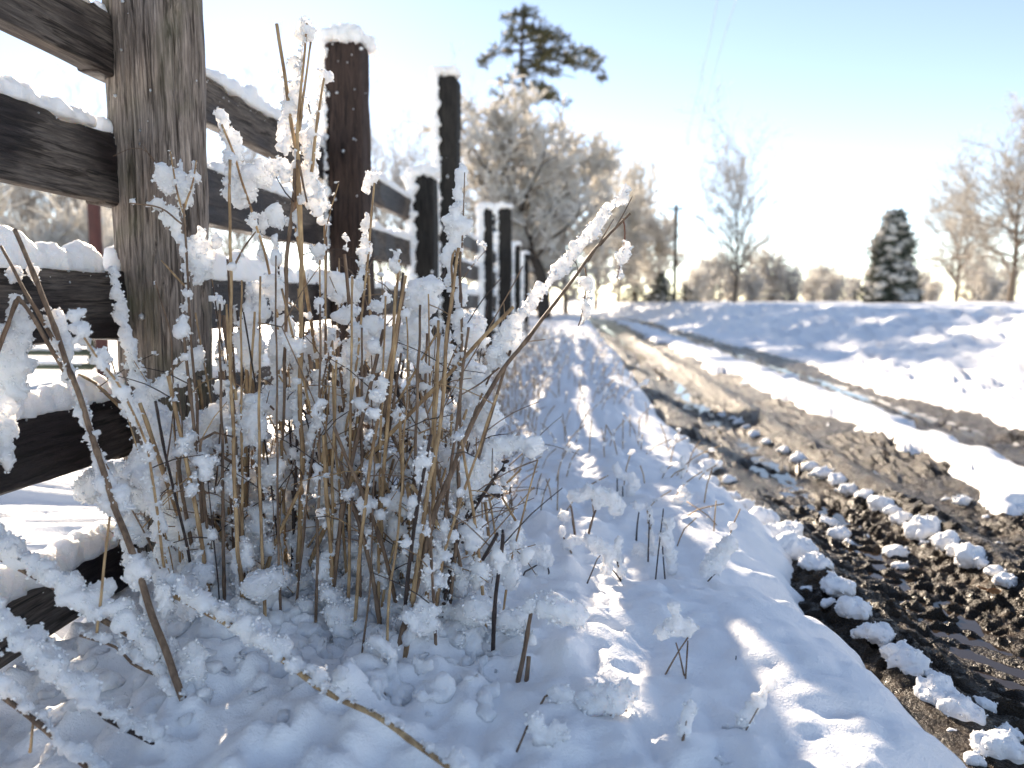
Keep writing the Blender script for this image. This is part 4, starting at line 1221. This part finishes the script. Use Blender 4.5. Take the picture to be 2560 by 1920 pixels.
# fallen leaves on the mud
def leaf(px, py, w, rot, label, mat='leaf_orange'):
    g = ground(px, py, lambda a, b_: np.maximum(mud_h(a, b_), -0.034))
    r = 0.5 * w * g[1] / FPX
    us = np.linspace(-1, 1, 13); V = []; F = []
    for i, u in enumerate(us):
        hw = 0.42 * math.sqrt(max(0.0, 1 - abs(u) ** 1.7)) * (1 + 0.12 * math.sin(u * 17))
        for j, s in enumerate((-1, -0.5, 0, 0.5, 1)):
            V.append((u * r, s * hw * r, r * (0.16 * s * s + 0.14 * u * u + 0.05 * math.sin(3 * u + s))))
    for i in range(12):
        for j in range(4): F.append((i * 5 + j, i * 5 + j + 1, i * 5 + 6 + j, i * 5 + 5 + j))
    V = np.array(V); ca, sa = math.cos(rot), math.sin(rot)
    V = np.stack([V[:, 0] * ca - V[:, 1] * sa, V[:, 0] * sa + V[:, 1] * ca, V[:, 2]], -1)
    o = link('fallen_leaf', mesh_np('fallen_leaf', V, np.array(F), mat), None, (g[0], g[1], g[2] + 0.012))
    o.rotation_euler = (0.25, 0.2, 0)
    md = o.modifiers.new('thick', 'SOLIDIFY'); md.thickness = 0.0008
    tag(o, label, 'leaf')
leaf(2482, 1492, 44, 0.4, 'curled orange leaf on the mud beside the last ridge lump')
leaf(2455, 1483, 26, -0.3, 'smaller dull orange leaf next to the curled orange one')

# ------------------------------------------------------------------ trees
def grow_tree(seed, height, spread, levels=4, trunk_r=0.12, upright=0.5, first=0.18, nprim=14, lean=None, twig_r=0.008, fork=0.0, dens=1.0):
    """returns (trunk polylines, twig polylines) as lists of (pts, r0, r1)"""
    rs = random.Random(seed)
    big, small = [], []
    top = np.array((rs.gauss(0, 0.03) * height, rs.gauss(0, 0.03) * height, height))
    if lean is not None: trunk = resample([np.array(p, float) for p in lean], height / 24)
    else: trunk = resample([np.zeros(3), np.array((rs.gauss(0, .02) * height, rs.gauss(0, .02) * height, height * .4)), top], height / 20)
    big.append((trunk, trunk_r, trunk_r * 0.12))

    def branch(p, d, L, r, lev):
        n_ = max(3, int(5 - lev + 2))
        pts = [p]; dd = d.copy()
        for i in range(n_):
            dd = dd + np.array([rs.gauss(0, 0.22) for _ in range(3)]) * (0.7 if lev < 2 else 1.0) + np.array((0, 0, (upright - 0.25) * 0.22))
            dd /= np.linalg.norm(dd)
            pts.append(pts[-1] + dd * L / n_)
        pts = np.array(pts)
        (big if lev == 1 else small).append((pts, r, r * 0.4))
        if lev >= levels: return
        kids = int((4.5 if lev == 1 else 4) * dens * rs.uniform(0.8, 1.25))
        for _ in range(kids):
            i = rs.randrange(1, n_ + 1)
            side = np.array([rs.gauss(0, 1) for _ in range(3)]); side -= dd * np.dot(side, dd); side /= np.linalg.norm(side) + 1e-9
            nd = dd * rs.uniform(0.5, 0.9) + side * rs.uniform(0.5, 0.95) + np.array((0, 0, upright * 0.35)); nd /= np.linalg.norm(nd)
            branch(pts[i], nd, L * rs.uniform(0.42, 0.66), max(twig_r, r * 0.5), lev + 1)

    for k in range(nprim):
        f = first + (1 - first) * (k + rs.random()) / nprim
        i = min(len(trunk) - 1, int(f * (len(trunk) - 1)))
        az = k * 2.4 + rs.gauss(0, 0.4)
        el = math.radians(np.interp(upright, [0, 1], [5, 62]) + rs.gauss(0, 10) + 20 * f)
        d = np.array((math.cos(az) * math.cos(el), math.sin(az) * math.cos(el), math.sin(el)))
        prof = math.sin(math.pi * min(1, (1 - f) * 0.82 + 0.18)) ** 0.7
        L = spread * prof * rs.uniform(0.75, 1.15) / max(0.45, max(0.0, math.cos(el)) ** 0.5)
        branch(trunk[i], d, L, max(twig_r * 2, trunk_r * (0.42 - 0.25 * f)), 1)
    return big, small


def tree_meshes(key, big, small, frost_r, bark='bark', frost_big=True, seed=0):
    mt, mc, mf = MB(), MB(), MB()
    rs = random.Random(seed)
    for k, (p, a, b_) in enumerate(big):
        tube(mt, p, np.linspace(a, b_, len(p)), 7 if k == 0 else 5)
        if frost_big and k:
            tube(mf, p + np.array((-0.25 * a, 0, 0.75 * a)) + np.array((0, 0, frost_r * 0.4)), np.linspace(max(frost_r, a * 0.8), frost_r * 0.7, len(p)), 4)
    tubes_batch(mc, small, 3)
    fr = []
    for (p, a, b_) in small:
        rr = frost_r * rs.uniform(0.6, 1.25)
        fr.append((p + np.array((-0.2 * rr, 0, a * 0.6 + rr * 0.5)), rr, rr * 0.6))
    tubes_batch(mf, fr, 3)
    out = []
    for nm, mb, mat in (('trunk', mt, bark), ('branches', mc, 'bark_pale'), ('crown_snow', mf, 'tree_frost')):
        v = np.concatenate(mb.v)
        f = ([np.concatenate(mb.q)] if mb.q else []) + ([np.concatenate(mb.t)] if mb.t else [])
        out.append((nm, mesh_np(key + '_' + nm, v, f, mat)))
    return out


def plant_tree(name, label, meshes, loc, rotz=0.0, scale=1.0, group=None, cat='tree'):
    t_ = thing(name, label, cat, loc, group)
    t_.rotation_euler = (0, 0, rotz); t_.scale = (scale,) * 3
    for nm, me in meshes:
        o = link(nm, me, t_)
        if nm != 'trunk': o['kind'] = 'stuff'
    return t_


def gz(x, y): return float(snow_h(np.array([x]), np.array([y]))[0])


def spot(px, Y, dz=0.0):
    x = float(at(px, 750, Y)[0])
    return (x, Y, gz(x, Y) - 0.05 + dz)


# big frosted tree with the dark leaning trunk
TY = 28.0
b0 = at(1362, 790, TY); b0[2] = gz(b0[0], b0[1]) - 0.05
lean = [np.zeros(3)] + [at(px, py, TY) - b0 for px, py in ((1352, 690), (1318, 610), (1275, 520), (1248, 455), (1258, 430), (1275, 400), (1290, 380))]
big, small = grow_tree(41, 7.0, 2.2, 4, 0.27, 0.42, 0.22, 23, lean, 0.012, dens=1.3)
plant_tree('frosted_tree', 'frosted bushy tree with a dark leaning trunk beyond the fence posts', tree_meshes('frosted', big, small, 0.044, 'bark', True, 1), tuple(b0))
big, small = grow_tree(42, 4.6, 1.7, 4, 0.10, 0.5, 0.12, 24, None, 0.008, dens=1.3)
fm = tree_meshes('frosted_b', big, small, 0.040, 'bark_pale', True, 2)
big, small = grow_tree(43, 6.0, 1.5, 4, 0.11, 0.8, 0.15, 24, None, 0.008, dens=1.15)
fm2 = tree_meshes('frosted_c', big, small, 0.038, 'bark_pale', True, 3)
plant_tree('frosted_tree', 'rounded thickly frosted tree standing against the tall pine', fm, spot(1415, 34), 1.0, 1.22)
plant_tree('frosted_tree', 'low frosted tree filling in left of the dark leaning trunk', fm, spot(1235, 38), 3.1, 1.0)
plant_tree('frosted_tree', 'upright frosted tree behind the tip of the slanting stalk', fm2, spot(1490, 42), 0.4, 0.95)
plant_tree('frosted_tree', 'pale upright frosted tree in the row along the road, before the pole', fm2, spot(1585, 50), 2.0, 0.98)
plant_tree('frosted_tree', 'short frosted tree leaning over the road end', fm, spot(1545, 44), 4.4, 1.0)
plant_tree('frosted_tree', 'low frosted tree right beside the utility pole', fm, spot(1640, 50), 5.2, 0.9)
plant_tree('frosted_tree', 'broad frosted tree at the foot of the tall pine', fm, spot(1340, 44), 2.2, 1.05)

# bare trees
big, small = grow_tree(51, 6.4, 2.7, 4, 0.14, 0.70, 0.08, 36, None, 0.010, dens=1.0)
bm1 = tree_meshes('bare_a', big, small, 0.011, 'bark_pale', True, 4)
plant_tree('bare_tree', 'tall slim bare tree with upright branches alone in the field', bm1, spot(1836, 40), 0, 0.8)
big, small = grow_tree(52, 6.0, 3.4, 4, 0.19, 0.5, 0.24, 26, None, 0.012, dens=1.15)
bm2 = tree_meshes('bare_b', big, small, 0.015, 'bark_pale', True, 5)
plant_tree('bare_tree', 'large spreading bare tree cut off by the picture edge', bm2, spot(2525, 42), 0.5, 0.98)
plant_tree('bare_tree', 'smaller rounded bare tree between the cedar and the large spreading tree', bm2, spot(2390, 54), 2.5, 0.80)
big, small = grow_tree(53, 8.5, 2.0, 4, 0.14, 0.8, 0.15, 18, None, 0.010, dens=0.85)
bm3 = tree_meshes('bare_c', big, small, 0.016, 'bark_pale', True, 6)
rs = random.Random(8)
wood_px = list(range(-170, 340, 38)) + [420, 520, 600, 700, 880, 960, 1000, 1050, 1110, 1170]
for k, px in enumerate(wood_px):
    Y = rs.uniform(44, 60)
    big_ = px > 860
    plant_tree('bare_tree', 'slender bare frosted tree in the wood seen through the fence' if not big_ else 'thin bare tree whose twigs show between the fence posts', bm3 if k % 2 else bm1, spot(px, Y if not big_ else 40), rs.uniform(0, 6), rs.uniform(0.85, 1.1) * (1.0 if k % 2 else 1.1) * (0.82 if big_ else 1),
               'trees of the wood beyond the fence' if not big_ else 'thin trees behind the fence posts')
# low frosted bushes on the field's far edge
big, small = grow_tree(54, 1.3, 1.3, 3, 0.04, 0.6, 0.02, 26, None, 0.008, dens=1.6)
bu = tree_meshes('bush', big, small, 0.034, 'bark_pale', True, 7)
for k, (px, Y, s) in enumerate([(1735, 58, 0.9), (1775, 62, 1.0), (1880, 60, 0.8), (1925, 64, 1.0), (1975, 62, 0.8), (2025, 66, 0.8), (2090, 64, 0.6), (1830, 66, 0.9), (2060, 70, 0.8), (2130, 72, 0.7), (2330, 60, 0.6), (2300, 70, 0.7), (2470, 64, 0.8), (2440, 68, 0.9), (2510, 70, 0.9), (70, 34, 1.3), (190, 36, 1.4), (300, 34, 1.2), (-50, 33, 1.4)]):
    left = px < 400
    plant_tree('frosted_bush', 'low frosted bush along the far edge of the field' if not left else 'low frosted bush at the foot of the wood beyond the fence', bu, spot(px, Y, -0.75 * s), k * 1.3, s * (1.15, 1.45, 1.25, 1.6, 1.3)[k % 5], 'bushes on the field edge' if not left else 'bushes below the wood', 'bush')

# evergreens
def needle_clump(mb, c, r, n_, rs, flat=0.6, sz=0.16):
    for _ in range(n_):
        d = np.array([rs.gauss(0, 1) for _ in range(3)]); d /= np.linalg.norm(d)
        p = np.asarray(c) + d * np.array((r, r, r * flat)) * rs.random() ** 0.45
        u = np.array([rs.gauss(0, 1) for _ in range(3)]) + d; u /= np.linalg.norm(u)
        w = np.cross(u, [rs.gauss(0, 1) for _ in range(3)]); w /= np.linalg.norm(w) + 1e-9
        s = sz * rs.uniform(0.6, 1.3)
        mb.add(np.array([p - w * s * 0.16, p + w * s * 0.16, p + u * s + w * s * 0.05, p + u * s - w * s * 0.05]), np.array([(0, 1, 2, 3)]))


PY = 50.0
b0 = at(1312, 775, PY); b0[2] = 0.05
PS = PY / 32.0
t_ = thing('pine_tree', 'tall dark pine with layered crown above the frosted trees', 'tree', tuple(b0))
rs = random.Random(17)
mt, mn, ms = MB(), MB(), []
tp = resample([np.zeros(3)] + [at(px, py, PY) - b0 for px, py in ((1314, 500), (1312, 250), (1303, 150), (1310, 20))], 0.5)
tube(mt, tp, np.linspace(0.32, 0.08, len(tp)), 8)
limbs = [  # tip pixel(s) read along each limb; start on the trunk
    [(1312, 45), (1335, 35), (1338, 45)], [(1308, 40), (1285, 30), (1268, 42)], [(1306, 80), (1280, 70), (1265, 85)], [(1304, 100), (1345, 75), (1380, 85), (1395, 80)], [(1304, 110), (1370, 95), (1410, 90), (1425, 105)],
    [(1304, 130), (1360, 120), (1420, 140), (1470, 130), (1490, 150)], [(1305, 150), (1370, 150), (1440, 160), (1480, 165), (1510, 185), (1497, 205)], [(1304, 125), (1260, 130), (1215, 150), (1205, 165)],
    [(1304, 170), (1350, 170), (1400, 185), (1440, 195)], [(1305, 165), (1320, 180), (1340, 185)], [(1307, 215), (1270, 205), (1245, 215), (1240, 225)], [(1308, 225), (1340, 215), (1365, 225), (1385, 240)], [(1308, 235), (1285, 240), (1255, 255)],
    [(1309, 245), (1380, 245), (1415, 255)], [(1305, 85), (1330, 100), (1355, 110)], [(1304, 60), (1330, 80), (1360, 90)], [(1304, 115), (1290, 105), (1280, 98)],
    [(1304, 135), (1340, 140), (1390, 125), (1430, 118)], [(1304, 150), (1340, 160), (1370, 168)], [(1306, 190), (1300, 178), (1296, 165)]]
for li, L_ in enumerate(limbs):
    dy = rs.uniform(-2.4, 2.4)
    P = resample([at(px, py, PY + dy * k / len(L_)) - b0 for k, (px, py) in enumerate(L_)], 0.19)
    tube(mt, P, np.linspace(0.085, 0.025, len(P)), 5)
    for k, p in enumerate(P):
        f = k / max(1, len(P) - 1)
        if f < 0.22: continue
        if rs.random() < 0.72:
            r = rs.uniform(0.13, 0.26) * PS
            c = p + PS * np.array((rs.gauss(0, 0.08), rs.gauss(0, 0.25), rs.gauss(0.02, 0.07)))
            needle_clump(mn, c, r, 30, rs, 0.7, 0.20 * PS)
            if rs.random() < 0.42: ms.append((*(c + np.array((-0.05, 0, r * 0.5))), r * rs.uniform(0.3, 0.5)))
for k in range(16):   # bits of growth along the stem
    p = tp[rs.randrange(len(tp) * 2 // 3, len(tp))]
    needle_clump(mn, p + np.array((rs.gauss(0, 0.1), rs.gauss(0, 0.15), rs.gauss(0, 0.1))), 0.27, 24, rs, 0.8, 0.28)
mt.build('trunk', 'bark', t_)
o = mn.build('crown', 'needles', t_); o['kind'] = 'stuff'
ms = np.array(ms)
mb = MB()
for q in ms:
    v = ICO1[0] * q[3] * np.array((1.2, 1.2, 0.6)); mb.add(v + q[:3], None, ICO1[1])
o = mb.build('crown_snow', 'tree_frost', t_); o['kind'] = 'stuff'


def conifer(name, label, px, Y, H, R, seed, nlay=13, mat='needles_blue', top_cut=0.0):
    b = np.array(spot(px, Y))
    t_ = thing(name, label, 'tree' if H > 2 else 'shrub', tuple(b))
    rs = random.Random(seed)
    mt, mn, mb = MB(), MB(), MB()
    tube(mt, [(0, 0, 0), (0.02, 0, H * 0.5), (0, 0, H * 0.95)], [0.11, 0.07, 0.03], 7)
    for k in range(nlay):
        f = k / (nlay - 1); z = H * (0.06 + 0.92 * f)
        rad = R * ((1 - f) ** 0.75 * 0.86 + 0.14 + top_cut) * rs.uniform(0.8, 1.15)
        nb = max(4, int(11 * (1 - f) + 4))
        for j in range(nb):
            az = j * 2 * math.pi / nb + rs.uniform(-0.35, 0.35)
            e = rad * rs.uniform(0.72, 1.12)
            tip = np.array((math.cos(az) * e, math.sin(az) * e, z + rs.uniform(-0.12, 0.10) * H * 0.3))
            tube(mt, [(0, 0, z), tip * np.array((0.5, 0.5, 1)) + np.array((0, 0, 0.03)), tip], [0.02, 0.012, 0.006], 4)
            for s in (0.45, 0.72, 0.97):
                c = np.array((tip[0] * s, tip[1] * s, z + (tip[2] - z) * s))
                r = 0.10 * H * rs.uniform(0.55, 0.9)
                needle_clump(mn, c, r, 22, rs, 0.65, 0.075 * H)
                if rs.random() < 0.85:
                    v = ICO2[0] * (1 + 0.3 * vnoise(ICO2[0][:, 0] * 2 + k, ICO2[0][:, 1] * 2 + j, ICO2[0][:, 2] * 2, 3))[:, None] * r * rs.uniform(0.5, 0.9) * np.array((1.1, 1.1, 0.7))
                    mb.add(v + c + np.array((-0.1 * r, 0, r * 0.45)), None, ICO2[1])
    mt.build('trunk', 'bark', t_)
    o = mn.build('crown', mat, t_); o['kind'] = 'stuff'
    o = mb.build('crown_snow', 'tree_frost', t_); o['kind'] = 'stuff'


conifer('cedar_tree', 'snow-laden dark cedar standing alone on the field edge', 2225, 40, 4.4, 1.2, 61, 14, top_cut=0.1)
conifer('dark_shrub', 'dark evergreen shrub under the trees at the road end', 1652, 44, 1.7, 0.9, 62, 8)
conifer('dark_shrub', 'low dark mound of evergreen at the foot of the utility pole', 1712, 46, 1.0, 1.1, 63, 6)
conifer('dark_shrub', 'shadowy low evergreen where the road disappears', 1590, 46, 1.3, 1.4, 64, 7)

# ------------------------------------------------------------------ utility pole and cables
pb = np.array(spot(1686, 44))
t_ = thing('utility_pole', 'thin wooden utility pole at the end of the road', 'pole', tuple(pb))
mb = MB()
ztop = at(1684, 512, 44)[2] - pb[2]
beam(mb, (0, 0, -0.2), (-0.02, 0, ztop), (1, 0, 0), 0.2, 0.2, along=30, n_w=3, n_h=3, round_=0.45, seed=7)
mb.build('pole_shaft', 'pole_wood', t_)
mb = MB(); beam(mb, (-0.35, 0.03, ztop - 0.25), (0.35, 0.03, ztop - 0.25), (0, 1, 0), 0.07, 0.09, along=8, n_w=2, n_h=2, seed=8)
mb.build('crossarm', 'pole_wood', t_)
for dx in (-0.3, 0.3):
    mb = MB(); tube(mb, [(dx, 0.03, ztop - 0.21), (dx, 0.03, ztop - 0.16), (dx, 0.03, ztop - 0.08)], [0.035, 0.045, 0.02], 8)
    mb.build('insulator', 'cable', t_)


def cable(label, pts, r):
    P = resample(pts, 0.8)
    mb = MB(); tube(mb, P, r, 5)
    o = mb.build('cable', 'cable', None, P[0]); tag(o, label, 'cable')


top = pb + np.array((0, 0, ztop - 0.08))
cable('faint overhead cable rising from the pole towards the top of the sky', [top + np.array((0.3, 0.03, 0)), at(1768, 250, 17), at(1850, -30, 12), at(2010, -500, 8)], 0.0045)
cable('second faint overhead cable just beside the first one', [top + np.array((-0.3, 0.03, 0)), at(1740, 250, 17), at(1800, -30, 12), at(1900, -500, 8)], 0.0045)
cable('low faint cable running level from the pole to the right', [pb + np.array((0.1, 0, 2.35)), at(1850, 668, 33), at(2150, 672, 42), at(2700, 640, 60)], 0.012)

# ------------------------------------------------------------------ beyond the fence: gate and red post
gb = np.array((-3.62, 5.6, gz(-3.62, 5.6)))
t_ = thing('red_post', 'dark red post standing in the pasture behind the grey fence post', 'post', tuple(gb))
mb = MB(); beam(mb, (0, 0, -0.2), (0, 0, 1.47), (1, 0, 0), 0.085, 0.085, along=40, n_w=4, n_h=4, round_=0.35, seed=71, endround=0.03)
mb.build('shaft', 'post_red', t_)
mb = MB(); loaf(mb, (-0.045, 0, 1.45), (0.045, 0, 1.45), (0, 0, 1), 0.09, 0.035, 0.006, 10, 72, 0.004, 0.04)
mb.build('snow_cap', 'clump_snow', t_)
gt = np.array((-3.72, 5.62, gb[2]))
t_ = thing('farm_gate', 'dark green tube gate with snow on its bars, seen under the rails', 'gate', tuple(gt))
for z in (0.13, 0.24, 0.35, 0.47, 0.62, 0.79, 0.97):
    mb = MB(); tube(mb, [(0, 0, z), (-1.5, 0.1, z), (-3.0, 0.2, z)], 0.030, 9)
    o = mb.build('bar', 'gate_green', t_)
    mb = MB(); loaf(mb, (-0.05, 0.003, z + 0.018), (-2.95, 0.197, z + 0.018), (0, 0, 1), 0.05, 0.022, 0.03, 8, int(z * 100), 0.005)
    mb.build('snow_cap', 'clump_snow', o)
for x in (0.0, -1.5, -3.0):
    mb = MB(); tube(mb, [(x, -x / 15, 0.12), (x, -x / 15, 1.0)], 0.026, 9)
    mb.build('upright', 'gate_green', t_)
